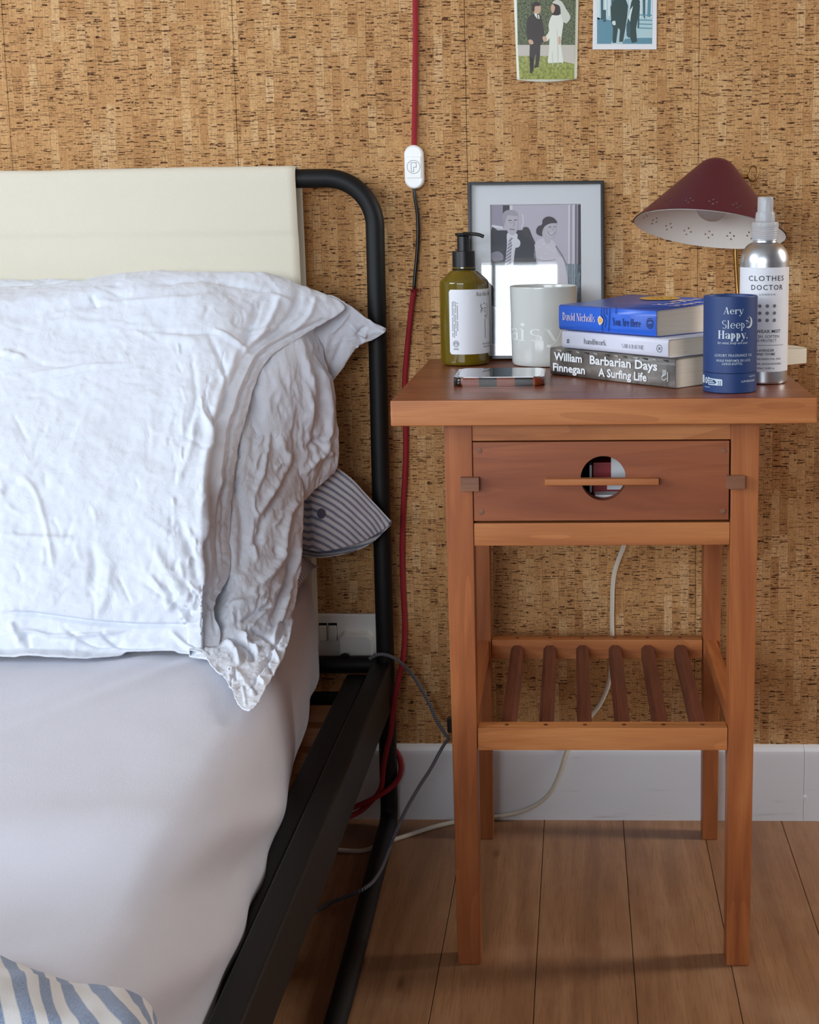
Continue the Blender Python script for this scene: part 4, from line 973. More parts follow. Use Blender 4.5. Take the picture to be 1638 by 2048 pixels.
def page_mat(rgb):
    q = N('paper_pages', 0.85); X, Y, Z = q.xyz()
    n_ = q.noise(q.comb(q.math('MULTIPLY', X, 12), q.math('MULTIPLY', Y, 12), q.math('MULTIPLY', Z, 2600)), 1, 2, 0.6)
    q.col(q.mix(q.mr(n_, 0.35, 0.7, 0, 0.45), srgb(*rgb), srgb(*[int(c*0.80) for c in rgb]))); return q.m
pg = page_mat((230,216,196)); pg2 = page_mat((226,214,192))
angB = math.atan2(-0.3470 + 0.2040, 0.3034 - 0.1638)
dB = Vector((math.cos(angB), math.sin(angB), 0))
# bottom book: grey photographic spine
gq = N('grey_photo_cover', 0.35); X, Y, Z = gq.xyz()
cl = gq.noise(gq.comb(gq.math('MULTIPLY', X, 14), gq.math('MULTIPLY', Y, 14), gq.math('MULTIPLY', Z, 40)), 1, 4, 0.55, 0.6)
dk = gq.mr(gq.noise(gq.comb(gq.math('MULTIPLY', X, 60), 0.0, gq.math('MULTIPLY', Z, 14)), 1, 3), 0.5, 0.62, 0.0, 0.35)
gq.col(gq.mix(dk, gq.ramp(cl, [(0.3, srgb(86,80,76)), (0.5, srgb(118,112,106)), (0.7, srgb(162,156,150))]), srgb(52,48,48)))
def on_spine(z0=0.0, y=-0.0009): return lambda u, v, l=0: (u, y - 0.00015*l, v)
TB = 0.0330; b1 = book('paperback_book', 'thick grey surfing memoir with white lettering, bottom of the stack of three books', (0.1638, -0.2040), angB, 0.1998, 0.128, TZ, TB, gq.m, gq.m, pg, curve=0.4)
fl = Flat()
fl.text('William', 0.0085, 0.0185, 0.0092, 0.0475, 0.026, align='LEFT'); fl.text('Finnegan', 0.0065, 0.0055, 0.0092, 0.0545, 0.026, align='LEFT')
fl.text('Barbarian Days', 0.0690, 0.0182, 0.0098, 0.1060, 0.026, align='LEFT'); fl.text('A Surfing Life', 0.0830, 0.0050, 0.0092, 0.0760, 0.026, align='LEFT')
for k in range(4): fl.line([(0.1812 + k*0.0015, 0.0110 + k*0.0012), (0.1835 + k*0.0014, 0.0150), (0.1830 + k*0.0016, 0.0200)], 0.0006)
fl.rect(0.1900, 0.1907, 0.0075, 0.0180); fl.line([(0.1815, 0.0100), (0.1850, 0.0085), (0.1890, 0.0110)], 0.0006)
fl.build('lettering', on_spine(0, -0.0018), [WHI], b1)
# torn-looking pale and dark marks along the top edge of the spine
fl = Flat(); rr = random.Random(3)
for k in range(12):
    u = 0.012 + k*0.0152 + rr.uniform(0, 0.004); fl.poly([(u, TB-0.0020), (u + rr.uniform(0.004, 0.011), TB-0.0020), (u + 0.008, TB-0.0042), (u + 0.002, TB-0.0030)], mi=k % 2)
fl.build('photo_print', on_spine(0, -0.0012), [plain('pale_print', (176,170,164), 0.4), plain('dark_print', (44,40,40), 0.4)], b1)
# middle book: thin, pale
P1 = Vector((0.1638, -0.2040, 0)) + dB*0.0195 + Vector((0.001, 0.001, 0)); TM = 0.0205
cwm = plain('pale_lilac_cover', (222,224,240), 0.4)
b2 = book('paperback_book', 'thin white essay book with small black lettering, between the blue and the grey book', (P1.x, P1.y), angB - 0.02, 0.1720, 0.118, TZ + TB + 0.0004, TM, cwm, cwm, pg, curve=0.2)
fl = Flat(); fl.text('handiwork', 0.0385, 0.0075, 0.0062, 0.0375, 0.0, align='LEFT', serif=True); fl.build('title_lettering', on_spine(0, -0.0012), [INK], b2)
fl = Flat(); fl.text('SARA BAUME', 0.1010, 0.0070, 0.0044, 0.0345, 0.0, align='LEFT', serif=True); fl.build('author_lettering', on_spine(0, -0.0012), [INK], b2); fl = Flat()
fl.ring(0.1595, 0.0098, 0.0042, 0.0005); fl.line([(0.1580, 0.0083), (0.1610, 0.0113)], 0.0006); fl.line([(0.1610, 0.0083), (0.1580, 0.0113)], 0.0006)
fl.build('publisher_mark', on_spine(0, -0.0012), [INK], b2); fl = Flat()
for pts in ([(0.0090,0.0065),(0.0128,0.0085)], [(0.0092,0.0090),(0.0128,0.0110)], [(0.0098,0.0062),(0.0098,0.0114)], [(0.0122,0.0062),(0.0122,0.0114)]): fl.line(pts, 0.0006)
fl.build('publisher_mark', on_spine(0, -0.0012), [INK], b2)
# top book: blue
P2 = Vector((0.1638, -0.2040, 0)) + dB*0.0130 + Vector((0.002, 0.002, 0)); TT = 0.0300
blu = plain('bright_blue_cover', (44,104,220), 0.3); blt = plain('blue_cover_top_sheen', (62,96,190), 0.3)  # top cover is a greyer blue: its reflected sheen is put into the colour
b3 = book('paperback_book', 'bright blue novel with a yellow motif, on top of the stack', (P2.x, P2.y), angB + 0.01, 0.1550, 0.125, TZ + TB + TM + 0.0010, TT, blt, blu, pg, curve=0.3, lift=0.006)
NAVY = plain('navy_ink', (14,26,70), 0.5); YEL = plain('yellow_ink', (226,176,74), 0.5); PINKW = plain('pale_pink_ink', (232,214,216), 0.5)
fl = Flat()
fl.text('David Nicholls', 0.0075, 0.0120, 0.0092, 0.0535, 0.012, mi=0, align='LEFT', serif=True); fl.text('You Are Here', 0.0885, 0.0100, 0.0086, 0.0440, 0.020, mi=1, align='LEFT', serif=True)
fl.poly([(0.0655, 0.0150), (0.0680, 0.0195), (0.0718, 0.0180), (0.0745, 0.0145), (0.0715, 0.0105), (0.0680, 0.0095)], mi=0, smooth=4); fl.poly([(0.0668, 0.0150), (0.0685, 0.0180), (0.0715, 0.0168), (0.0730, 0.0145), (0.0710, 0.0120), (0.0685, 0.0110)], mi=2, lay=1, smooth=4)
for pts in ([(0.0720,0.0300),(0.0712,0.0210),(0.0745,0.0160),(0.0722,0.0080),(0.0730,0.0020)], [(0.0760,0.0300),(0.0755,0.0215),(0.0790,0.0150),(0.0765,0.0070)], [(0.0800,0.0300),(0.0796,0.0235),(0.0812,0.0220)], [(0.0850,0.0300),(0.0840,0.0170),(0.0825,0.0030)], [(0.0950,0.0315),(0.0945,0.0270),(0.0942,0.0230)]): fl.line(pts, 0.0009, mi=1)
fl.ring(0.1465, 0.0150, 0.0052, 0.0007, mi=1, ry=1.15); fl.line([(0.1430,0.0165),(0.1460,0.0185),(0.1500,0.0170)], 0.0010, mi=1); fl.line([(0.1428,0.0145),(0.1465,0.0135),(0.1502,0.0150)], 0.0010, mi=1); fl.line([(0.1432,0.0125),(0.1470,0.0115),(0.1495,0.0130)], 0.0010, mi=1)
fl.build('lettering', on_spine(0, -0.0015), [PINKW, NAVY, YEL], b3)
fl = Flat()  # top cover print: u along spine, v away from the spine
fl.poly([(0.044,0.094),(0.050,0.112),(0.068,0.118),(0.090,0.112),(0.100,0.100),(0.086,0.086),(0.062,0.082)], mi=2, smooth=5)
for i, (a, b_) in enumerate(((0.058,0.098),(0.066,0.104),(0.074,0.097),(0.082,0.103),(0.070,0.092))): fl.line([(a-0.004, b_), (a, b_+0.004), (a+0.004, b_-0.001)], 0.0014, mi=1, lay=1)
fl.text('David Nicholls', 0.150, 0.012, 0.020, 0.092, 0.01, mi=0, align='RIGHT') if False else None
def rot90(vs, u0, v0): return [(u0 - b, v0 + a) for a, b in vs]
for line_, uu, hh, ww in (('You Are', 0.128, 0.017, 0.070), ('Here', 0.152, 0.017, 0.048)):
    vs, fs = text_mesh(line_, 1.0, 0.02); x0 = min(a for a, _ in vs); x1 = max(a for a, _ in vs)
    fl.add(rot90([((a-x0)*ww/(x1-x0), b*hh/0.7) for a, b in vs], uu, 0.040), fs, 0)
for pts in ([(0.072,0.004),(0.078,0.03),(0.100,0.05),(0.110,0.10)], [(0.080,0.004),(0.086,0.03),(0.104,0.045)], [(0.095,0.004),(0.096,0.010),(0.108,0.020),(0.112,0.04)]): fl.line(pts, 0.0012, mi=1)
fl.poly([(0.104,0.078),(0.112,0.076),(0.116,0.100),(0.107,0.095)], mi=0)
fl.build('cover_print', lambda u, v, l=0: (u, v, TT + 0.006*(max(v,0)/0.125)**1.6 + 0.0010 + 0.0001*l), [PINKW, NAVY, YEL], b3)

# --- blue tube
def blue_tube():
    x, y, R, h = 0.3612, -0.3635, 0.0288, 0.1030
    root = empty('cardboard_tube', (x, y, TZ), 'dark blue cardboard tube with silver lettering, in front of the silver spray bottle', 'tube')
    bq = N('navy_paper', 0.5, 0, srgb(34,62,116))
    lathe('tube_base', [(0, 0), (R-0.0012, 0), (R-0.0002, 0.0006), (R, 0.0015), (R, 0.0212), (R-0.0004, 0.0214), (0, 0.0214)], bq.m, root, 80)
    lathe('tube_lid', [(R-0.0004, 0.0217), (R, 0.0219), (R, h-0.0012), (R-0.0005, h-0.0002), (R-0.0018, h), (R-0.0026, h-0.0008), (R-0.0030, h-0.0030), (0, h-0.0032)], bq.m, root, 80)
    SIL = plain('silver_foil_ink', (206,220,228), 0.35); a = facing(x, y)
    fl = Flat()
    fl.text('Aery', 0.0035, 0.0848, 0.0072, 0.0218, 0.012, serif=True); fl.text('Sleep', 0.0035, 0.0695, 0.0086, 0.0240, 0.004, serif=True); fl.text('Happy.', 0.0032, 0.0586, 0.0088, 0.0325, 0.028, serif=True)
    fl.text('for mind, body and soul', 0.0030, 0.0530, 0.0026, 0.0330, 0.0, shear=0.3)
    fl.text('LUXURY FRAGRANCE OIL', 0.0048, 0.0395, 0.0029, 0.0430, 0.0, space=1.2); fl.text('HUILE PARFUMÉE DE LUXE', 0.0045, 0.0342, 0.0024, 0.0380, 0.005, space=1.2); fl.text('LUXUS-DUFTÖL', 0.0028, 0.0308, 0.0024, 0.0220, 0.005, space=1.2)
    # crescent and stars
    o_, i_ = [], []
    for k in range(17): t = math.radians(-115 + 200*k/16); o_.append((0.0208 + 0.0056*math.cos(t), 0.0757 + 0.0062*math.sin(t)))
    for k in range(17): t = math.radians(-115 + 200*k/16); i_.append((0.0192 + 0.0046*math.cos(t), 0.0766 + 0.0058*math.sin(t)))
    fl.add(o_ + i_, [(k, k+1, 18+k, 17+k) for k in range(16)])
    for (u, v, r_) in ((0.0195,0.0768,0.0009),(0.0178,0.0775,0.0007),(0.0200,0.0800,0.0005),(0.0182,0.0745,0.0005),(0.0215,0.0755,0.0006)): fl.disc(u, v, r_, n=10)
    # recycling marks near the bottom
    fl.rect(-0.0420, -0.0340, 0.0095, 0.0180); fl.disc(-0.0295, 0.0130, 0.0026, ry=0.0034); fl.rect(-0.0302, -0.0296, 0.0112, 0.0148, mi=1, lay=1); fl.rect(-0.0292, -0.0287, 0.0112, 0.0148, mi=1, lay=1)
    fl.poly([(-0.0262,0.0152),(-0.0258,0.0172),(-0.0235,0.0158),(-0.0085,0.0152),(-0.0078,0.0140),(-0.0078,0.0085),(-0.0250,0.0085),(-0.0262,0.0098)])
    fl.poly([(-0.0250,0.0148),(-0.0168,0.0142),(-0.0142,0.0118),(-0.0168,0.0096),(-0.0250,0.0096)], mi=1, lay=1)
    fl.rect(-0.0242,-0.0185,0.0126,0.0136, lay=2); fl.rect(-0.0242,-0.0168,0.0106,0.0116, lay=2)
    for k in range(2):
        for j in range(3): fl.rect(-0.0126 + k*0.0022, -0.0114 + k*0.0022, 0.0092 + j*0.0016, 0.0101 + j*0.0016, mi=1, lay=1)
    fl.rect(-0.0330, -0.0230, 0.0056, 0.0060)
    fl.text('LAVENDER', 0.0130, 0.0120, 0.0022, 0.0200, 0.004, align='LEFT'); fl.text('NOTES', 0.0230, 0.0170, 0.0017, 0.0100, 0.0, align='LEFT')
    fl.build('lettering', on_cyl(0, 0, 0, R, a), [SIL, bq.m], root, 0.003)
blue_tube()

# --- aluminium spray bottle
def spray():
    x, y, R = 0.4065, -0.2915, 0.0270
    root = empty('spray_bottle', (x, y, TZ), 'brushed aluminium spray bottle with a white label and clear nozzle, behind the blue tube', 'bottle')
    al = N('brushed_aluminium', 0.26, 1.0, srgb(206,208,212)); X, Y, Z = al.xyz()
    nn = al.noise(al.comb(al.math('MULTIPLY', X, 30), al.math('MULTIPLY', Y, 30), al.math('MULTIPLY', Z, 1500)), 1, 2); al.rgh(al.mr(nn, 0.3, 0.7, 0.30, 0.36))
    hs = 0.1390
    prof = [(0, 0.0), (R-0.003, 0.0), (R-0.0008, 0.0008), (R, 0.003), (R, hs-0.004)]
    for k in range(1, 13):
        t = k/12*math.radians(80); prof.append((R - 0.0148*(1-math.cos(t))*1.12, hs - 0.004 + 0.0225*math.sin(t)))
    prof += [(0.0130, hs + 0.0205), (0.0125, hs + 0.022), (0, hs + 0.022)]
    lathe('bottle', prof, al.m, root, 80)
    pl = N('frosted_clear_plastic', 0.25, 0, srgb(224,226,230)); pl.b.inputs['Transmission Weight'].default_value = 0.55; pl.b.inputs['IOR'].default_value = 1.3
    zc = hs + 0.0205
    rid = [(0.0150, 0.0)]
    for k in range(6): rid += [(0.0150, 0.0012 + k*0.0024), (0.0146, 0.0018 + k*0.0024), (0.0150, 0.0024 + k*0.0024)]
    lathe('collar', rid + [(0.0150, 0.0188), (0.0142, 0.0200), (0.0100, 0.0204), (0.0, 0.0204)], pl.m, root, 60, (0, 0, zc))
    lathe('nozzle', [(0.0110, 0.0), (0.0108, 0.0070), (0.0102, 0.0105), (0.0088, 0.0108), (0.0086, 0.0260), (0.0082, 0.0272), (0.0, 0.0272)], pl.m, root, 48, (0, 0, zc + 0.0204))
    lathe('spray_insert', [(0.0040, 0.0), (0.0040, 0.0180), (0.0030, 0.0200), (0, 0.0200)], plain('white_insert', (240,240,244), 0.3), root, 24, (0, 0, zc + 0.024))
    a = facing(x, y)
    cyl_patch('label', 0, 0, R, a - 1.75, a + 1.62, 0.0145, 0.1300, PAPER, root, 0.0006)
    fl = Flat(); u0 = 0.0028
    fl.text('CLOTHES', u0, 0.1155, 0.0056, 0.0420, 0.006, space=1.2); fl.text('DOCTOR', u0 + 0.001, 0.1055, 0.0056, 0.0370, 0.006, space=1.2); fl.text('LONDON', u0 + 0.001, 0.0995, 0.0020, 0.0175, 0.004, space=1.4)
    for i in range(3):
        for j in range(3): fl.disc(u0 + 0.0008 + (i-1)*0.0082, 0.0878 - j*0.0079, 0.0020, mi=1)
    fl.text('KNITWEAR MIST', u0 - 0.003, 0.0580, 0.0036, 0.0400, 0.008); fl.text('REFRESH, SOFTEN', u0 - 0.003, 0.0526, 0.0030, 0.0370, 0.0); fl.text('AND PROTECT', u0 - 0.002, 0.0480, 0.0030, 0.0280, 0.0)
    fl.rect(-0.022, 0.0245, 0.0440, 0.0444)
    fl.text('LAVENDER', u0, 0.0372, 0.0028, 0.0190, 0.012); fl.text('AND THYME', u0, 0.0330, 0.0028, 0.0210, 0.012); fl.text('CONTAINS ESSENTIAL OILS', u0 - 0.002, 0.0280, 0.0020, 0.0400, 0.008)
    fl.text('CRUELTY FREE | BIODEGRADABLE', u0 - 0.003, 0.0226, 0.0019, 0.0440, 0.008); fl.text('250ml | 8.45fl oz', u0, 0.0176, 0.0022, 0.0200, 0.004)
    fl.build('lettering', on_cyl(0, 0, 0, R + 0.0001, a), [INK, INKG], root, 0.003)
spray()

# --- cream paper-edged book lying behind the spray bottle
P = at(1572, 737, Z=TZ); Q = at(1614, 727, Z=TZ)
def cream_book():
    root = empty('notebook', (0.470, -0.130, TZ), 'small cream block of paper lying behind the spray bottle, poking out past the table edge', 'notebook')
    e = 0.0
    vs = [(-0.0300,-0.0080,0), (0.0165,0.028,0), (0.004,0.062,0), (-0.0300,0.0420,0)]
    top = [(-0.0300,-0.0080,0.0222), (0.0165,0.028,0.0190), (0.004,0.062,0.0190), (-0.0300,0.0420,0.0222)]
    bm = bmesh.new(); a = [bm.verts.new(v) for v in vs]; b = [bm.verts.new(v) for v in top]; bm.faces.new(a[::-1]); bm.faces.new(b)
    for i in range(4): bm.faces.new((a[i], a[(i+1) % 4], b[(i+1) % 4], b[i]))
    bev(bm, 0.0012, 2); me = bpy.data.meshes.new('page_block'); bm.to_mesh(me); bm.free()
    autosmooth(link('page_block', me, page_mat((240,234,214)), root), 0.6)
    vs2 = [(x_, y_, z_) for x_, y_, z_ in top]; 
    from_py('cover', [(x_*0.999, y_*0.999, z_ + 0.0003) for x_, y_, z_ in vs2] + [(x_*0.999, y_*0.999, z_ + 0.0008) for x_, y_, z_ in vs2], [(3,2,1,0),(4,5,6,7),(0,1,5,4),(1,2,6,5),(2,3,7,6),(3,0,4,7)], plain('cream_card', (236,230,212), 0.6), root)
cream_book()

# --- lamp with perforated burgundy shade
def lamp():
    C0 = at(1419, 459, Y=-0.125); R = 0.0945
    root = empty('table_lamp', (C0.x + 0.035, -0.135, TZ), 'brass lamp with a burgundy perforated cone shade, standing at the back right of the table', 'lamp')
    base = Vector(root.location)
    # shade axis (from opening to apex)
    tilt = math.radians(7.2); th = math.asin(0.235)
    up = Vector(RM @ np.array([math.sin(tilt), math.cos(tilt), 0.0])); vd = (Vector(CAM) - C0).normalized()
    side = up.cross(vd).normalized(); up = vd.cross(side).normalized()
    axis = (up*math.cos(th) - vd*math.sin(th)).normalized()
    e1 = side; e2 = axis.cross(e1).normalized(); ctr = C0 - base
    Hh = 0.0985
    def prof_shell():
        # outer cone with a rounded tip, (radius, height)
        al_ = math.radians(42); rs = 0.030; hv = R/math.tan(al_); hc = hv - rs/math.sin(al_)
        rt, ht = rs*math.cos(al_), hc + rs*math.sin(al_); pts = []
        for k in range(15): t = k/14; pts.append((R + (rt-R)*t, ht*t))
        for k in range(1, 9): t = al_ + (math.pi/2 - al_)*k/8; pts.append((max(rs*math.cos(t), 0.0), hc + rs*math.sin(t)))
        return pts
    pr = prof_shell(); n = 128
    def ringv(r, h): return [ctr + e1*(r*math.cos(2*math.pi*k/n)) + e2*(r*math.sin(2*math.pi*k/n)) + axis*h for k in range(n)]
    q = N('burgundy_enamel', 0.42, 0, srgb(84,24,42))
    w_ = N('white_enamel_inside', 0.45, 0, srgb(238,236,230))
    for nd in (q, w_):
        tc = nd.n('ShaderNodeTexCoord'); sp = nd.n('ShaderNodeSeparateXYZ'); nd.t.links.new(tc.outputs['UV'], sp.inputs[0])
        # 16 clusters of four holes
        uu = nd.math('SUBTRACT', nd.math('FRACT', nd.math('MULTIPLY', sp.outputs[0], 18)), 0.5); arc = 2*math.pi*0.083/18
        uu = nd.math('MULTIPLY', uu, arc); vv = nd.math('SUBTRACT', sp.outputs[1], 0.0185)
        m = None
        for du, dv_ in ((0.0046, 0), (-0.0046, 0), (0, 0.0046), (0, -0.0046)):
            d = nd.math('SQRT', nd.math('ADD', nd.math('POWER', nd.math('SUBTRACT', uu, du), 2.0), nd.math('POWER', nd.math('SUBTRACT', vv, dv_), 2.0)))
            h = nd.math('GREATER_THAN', d, 0.00115); m = h if m is None else nd.math('MINIMUM', m, h)
        nd.put(nd.b.inputs['Alpha'], m)
    for nm, mt_, off in (('shade', q.m, 0.0), ('shade_lining', w_.m, 0.0009)):
        vs, fs, uvs = [], [], []
        L = 0
        for i, (r, h) in enumerate(pr):
            if i: L += math.hypot(r - pr[i-1][0], h - pr[i-1][1])
            rr = max(r - off, 0.0002); vs += ringv(rr, h - off*0.8 if off else h); uvs += [(k/n, L) for k in range(n)]
        for i in range(len(pr)-1):
            for k in range(n): fs.append((i*n+k, i*n+(k+1) % n, (i+1)*n+(k+1) % n, (i+1)*n+k))
        o = from_py(nm, vs, fs, mt_, root, smooth=True); uv = o.data.uv_layers.new(name='UVMap')
        for p in o.data.polygons:
            for li in p.loop_indices:
                vi = o.data.loops[li].vertex_index; u, v = uvs[vi]
                if u == 0 and any(uvs[o.data.loops[l2].vertex_index][0] > 0.9 for l2 in p.loop_indices): u = 1.0
                uv.data[li].uv = (u, v)
    # bulb and socket
    def along(prof, name, mat, c, nn=40):
        vs, fs = [], []
        for r, h in prof: vs += [c + e1*(r*math.cos(2*math.pi*k/nn)) + e2*(r*math.sin(2*math.pi*k/nn)) + axis*h for k in range(nn)]
        for i in range(len(prof)-1):
            for k in range(nn): fs.append((i*nn+k, i*nn+(k+1) % nn, (i+1)*nn+(k+1) % nn, (i+1)*nn+k))
        return from_py(name, vs, fs, mat, root, smooth=True)
    gl = N('clear_bulb_glass', 0.03, 0, srgb(235,235,235)); gl.b.inputs['Transmission Weight'].default_value = 0.85; gl.b.inputs['IOR'].default_value = 1.25
    bp = [(0.0225*math.sin(t), -0.0225*math.cos(t)) for t in [math.pi*k/14*0.78 for k in range(15)]]
    bp += [(0.0130, 0.030), (0.0130, 0.034)]
    bc = ctr + axis*0.033
    along([(max(r, 0.0002), h) for r, h in bp], 'bulb', gl.m, bc)
    along([(0.0002, 0.022), (0.0150, 0.022), (0.0150, 0.036), (0.0002, 0.036)], 'bulb_socket', plain('dark_socket', (34,30,30), 0.4), bc)
    # stem to the base and thumb screw
    top = ctr + axis*0.062 + e1*0.010
    j = at(1494, 354, Y=-0.058) - base
    s1 = at(1471, 500, Y=-0.022) - base; s2 = at(1477, 600, Y=-0.024) - base; s0 = at(1472, 420, Y=-0.022) - base
    tube('stem', [tuple(ctr + axis*0.070 + e1*0.002), tuple(ctr + axis*0.066 - vd*0.045), (s0.x, s0.y, s0.z + 0.012), (s0.x, s0.y, s0.z), (s1.x, s1.y, s1.z), (s2.x, s2.y, s2.z), (s2.x + 0.003, 0.095, 0.06), (s2.x + 0.003, 0.092, 0.012)], 0.0033, M['brass'], root, 14)
    tube('stem_joint', [tuple(j), tuple(ctr + axis*0.070 + e1*0.004)], 0.003, M['brass'], root, 12, raw=True)
    ring = [j + Vector((0.0070 + 0.0062*math.cos(t), -0.004, 0.004 + 0.0095*math.sin(t))) for t in [2*math.pi*k/20 for k in range(21)]]
    tube('thumb_ring', ring, 0.0013, M['brass'], root, 8, raw=True)
    lathe('base', [(0, 0), (0.034, 0), (0.036, 0.002), (0.036, 0.008), (0.032, 0.012), (0.006, 0.014), (0.004, 0.02), (0, 0.02)], M['brass'], root, 48, (s2.x + 0.003, 0.075, 0.0))
lamp()

# --- framed wedding photograph
def smooth_img_pts(pts): return pts
def framed():
    root = empty('picture_frame', (0.146, -0.035, TZ), 'thin black frame holding a grey wedding photograph, leaning on the cork wall', 'picture frame')
    w2, h = 0.0895, 0.2330
    lean = 0.125; R_ = Matrix.Rotation(-lean, 4, 'X')
    root.rotation_euler = (-lean, 0, math.radians(0.6)); root.location = (0.1425, -0.0400, TZ + 0.0020)
    root.rotation_euler = (-lean, 0.0, 0.0)
    fb = plain('black_frame_metal', (20,20,22), 0.3); fw = 0.0042; fd = 0.014
    box('frame_side', -w2, -w2+fw, 0, fd, 0, h, fb, root, 0.0004); box('frame_side', w2-fw, w2, 0, fd, 0, h, fb, root, 0.0004)
    box('frame_side', -w2+fw, w2-fw, 0, fd, 0, fw, fb, root, 0.0004); box('frame_side', -w2+fw, w2-fw, 0, fd, h-fw, h, fb, root, 0.0004)
    box('backing_board', -w2+fw, w2-fw, 0.010, 0.013, fw, h-fw, plain('brown_board', (120,90,60), 0.8), root)
    # mount with window
    x0, x1, z0, z1 = -0.0605, 0.0600, 0.0190, 0.2035
    mb = bmesh.new(); yo, yi = 0.0050, 0.0066
    O = [(-w2+fw, fw), (w2-fw, fw), (w2-fw, h-fw), (-w2+fw, h-fw)]; I = [(x0, z0), (x1, z0), (x1, z1), (x0, z1)]
    vo = [mb.verts.new((a, yo, b)) for a, b in O]; vi = [mb.verts.new((a, yo, b)) for a, b in I]; vb = [mb.verts.new((a + (0.0008 if a > 0 else -0.0008)*-1, yi, b + (0.0008 if b < 0.1 else -0.0008))) for a, b in I]
    for k in range(4):
        j = (k+1) % 4; mb.faces.new((vo[k], vo[j], vi[j], vi[k])); mb.faces.new((vi[k], vi[j], vb[j], vb[k]))
    me = bpy.data.meshes.new('mount'); mb.to_mesh(me); mb.free(); link('mount', me, plain('white_mount_card', (226,228,230), 0.8), root)
    # the photograph, in its own coordinates: u 0..1 across, v 0..1 down, as seen (only the upper part shows clearly)
    fl = Flat()
    cx0, cx1, cy0, cy1 = 974.0, 1161.0, 405.0, 691.0  # extent of the print as it is seen
    def T(px, py): return (x0 + (px-cx0)/(cx1-cx0)*(x1-x0), z1 - (py-cy0)/(cy1-cy0)*(z1-z0))
    def pl(pts, mi, lay, sm=4): fl.poly([T(a, b) for a, b in pts], mi, lay, sm)
    def ln(pts, wd, mi, lay): fl.line([T(a, b) for a, b in pts], wd*(x1-x0)/(cx1-cx0), mi, lay)
    fl.rect(x0-0.001, x1+0.001, z0-0.001, z1+0.001, 0, 0)
    # room behind: fireplace left, panel, curtains right
    pl([(974,405),(1002,405),(1002,452),(974,452)], 1, 1, 0); pl([(1000,405),(1014,405),(1014,420),(1000,424)], 2, 2, 0); pl([(1014,405),(1020,405),(1020,430),(1014,430)], 7, 2, 0)
    pl([(974,457),(1055,457),(1056,520),(974,525)], 3, 2, 0); pl([(1040,455),(1052,452),(1060,470),(1066,486),(1050,484)], 2, 3, 3)
    ln([(1040,425),(1042,440),(1038,452)], 2, 7, 3); ln([(977,448),(1000,452)], 5, 7, 3)
    for xx, mi, wd in ((1136,7,3),(1140,1,2),(1145,7,2),(1150,2,2),(1153,5,2),(1157,2,5),(1160,3,3)): ln([(xx,405),(xx-1,520),(xx-2,691)], wd, mi, 2)
    pl([(974,520),(1161,528),(1161,691),(974,691)], 4, 2, 0)
    # groom: dark suit
    pl([(974,462),(990,458),(1008,466),(1030,464),(1048,472),(1062,484),(1066,500),(1068,524),(1070,600),(974,610)], 3, 4, 3)
    pl([(1008,466),(1014,462),(1030,466),(1024,500),(1018,540),(1004,540),(1008,490)], 7, 5, 3)    # shirt
    pl([(1013,474),(1020,474),(1017,500),(1014,540),(1002,540),(1008,500)], 5, 6, 3)   # tie
    for k in range(9): ln([(1003+k*0.9, 534-k*7), (1015+k*0.6, 526-k*7)], 1.6, 7, 7)
    pl([(1018,476),(1028,474),(1035,480),(1034,490),(1026,493),(1019,487)], 7, 8, 4)   # buttonhole
    pl([(1002,428),(1008,420),(1020,418),(1030,425),(1031,445),(1029,458),(1022,467),(1012,464),(1006,450)], 6, 9, 4)   # face
    pl([(999,436),(1001,422),(1010,416),(1024,417),(1031,425),(1026,428),(1010,427),(1005,440),(1003,446)], 8, 10, 4)    # hair
    ln([(1011,437),(1018,437)], 1.6, 2, 11); ln([(1023,437),(1029,436)], 1.6, 2, 11); ln([(1021,438),(1024,447),(1020,449)], 1.0, 5, 11); ln([(1014,455),(1024,456)], 1.4, 2, 11); ln([(1014,441),(1018,443)], 1, 5, 11)
    # bride
    pl([(1064,500),(1068,482),(1080,474),(1100,478),(1108,488),(1112,505),(1124,520),(1132,560),(1130,620),(1060,620),(1062,560),(1072,524),(1064,515)], 9, 4, 4)
    pl([(1084,474),(1092,468),(1098,480),(1090,486)], 6, 5, 3)
    pl([(1080,448),(1086,440),(1104,438),(1110,446),(1108,462),(1102,474),(1092,476),(1084,466)], 6, 9, 4)   # face
    pl([(1068,458),(1072,450),(1080,446),(1082,436),(1092,430),(1104,433),(1111,443),(1098,444),(1086,450),(1080,462),(1080,470),(1070,466)], 2, 10, 4)  # hair
    ln([(1094,452),(1099,451)], 1.4, 2, 11); ln([(1104,451),(1108,451)], 1.4, 2, 11); ln([(1094,463),(1100,466),(1106,463)], 2.2, 7, 11); ln([(1092,461),(1099,468),(1107,462)], 0.9, 2, 12); ln([(1101,453),(1104,459)], 0.8, 5, 11)
    for a, b in ((1070,490),(1078,484),(1088,492),(1098,498),(1084,504),(1074,510)): ln([(a, b), (a+8, b+3)], 1.4, 7, 6)
    ln([(1064,514),(1080,520),(1100,519),(1108,517)], 1.2, 5, 7); ln([(1108,490),(1122,512),(1130,530)], 3, 5, 5)
    pl([(975,505),(990,500),(1000,508),(998,518),(980,520)], 5, 7, 4)
    cols_ = [(196,190,202), (160,154,170), (70,64,70), (56,58,68), (150,166,176), (140,136,150), (196,190,198), (226,226,232), (170,166,176), (214,210,218)]
    fl.build('photograph', lambda u, v, l=0: (u, 0.0068 - 0.00004*l, v), [plain('grey_print_%d' % i, c, 0.5) for i, c in enumerate(cols_)], root)
    g = N('picture_glass', 0.02, 0, (1,1,1,1)); g.b.inputs['Transmission Weight'].default_value = 1.0; g.b.inputs['IOR'].default_value = 1.5
    gq_ = N('thin_picture_glass', 0.0); t = gq_.t
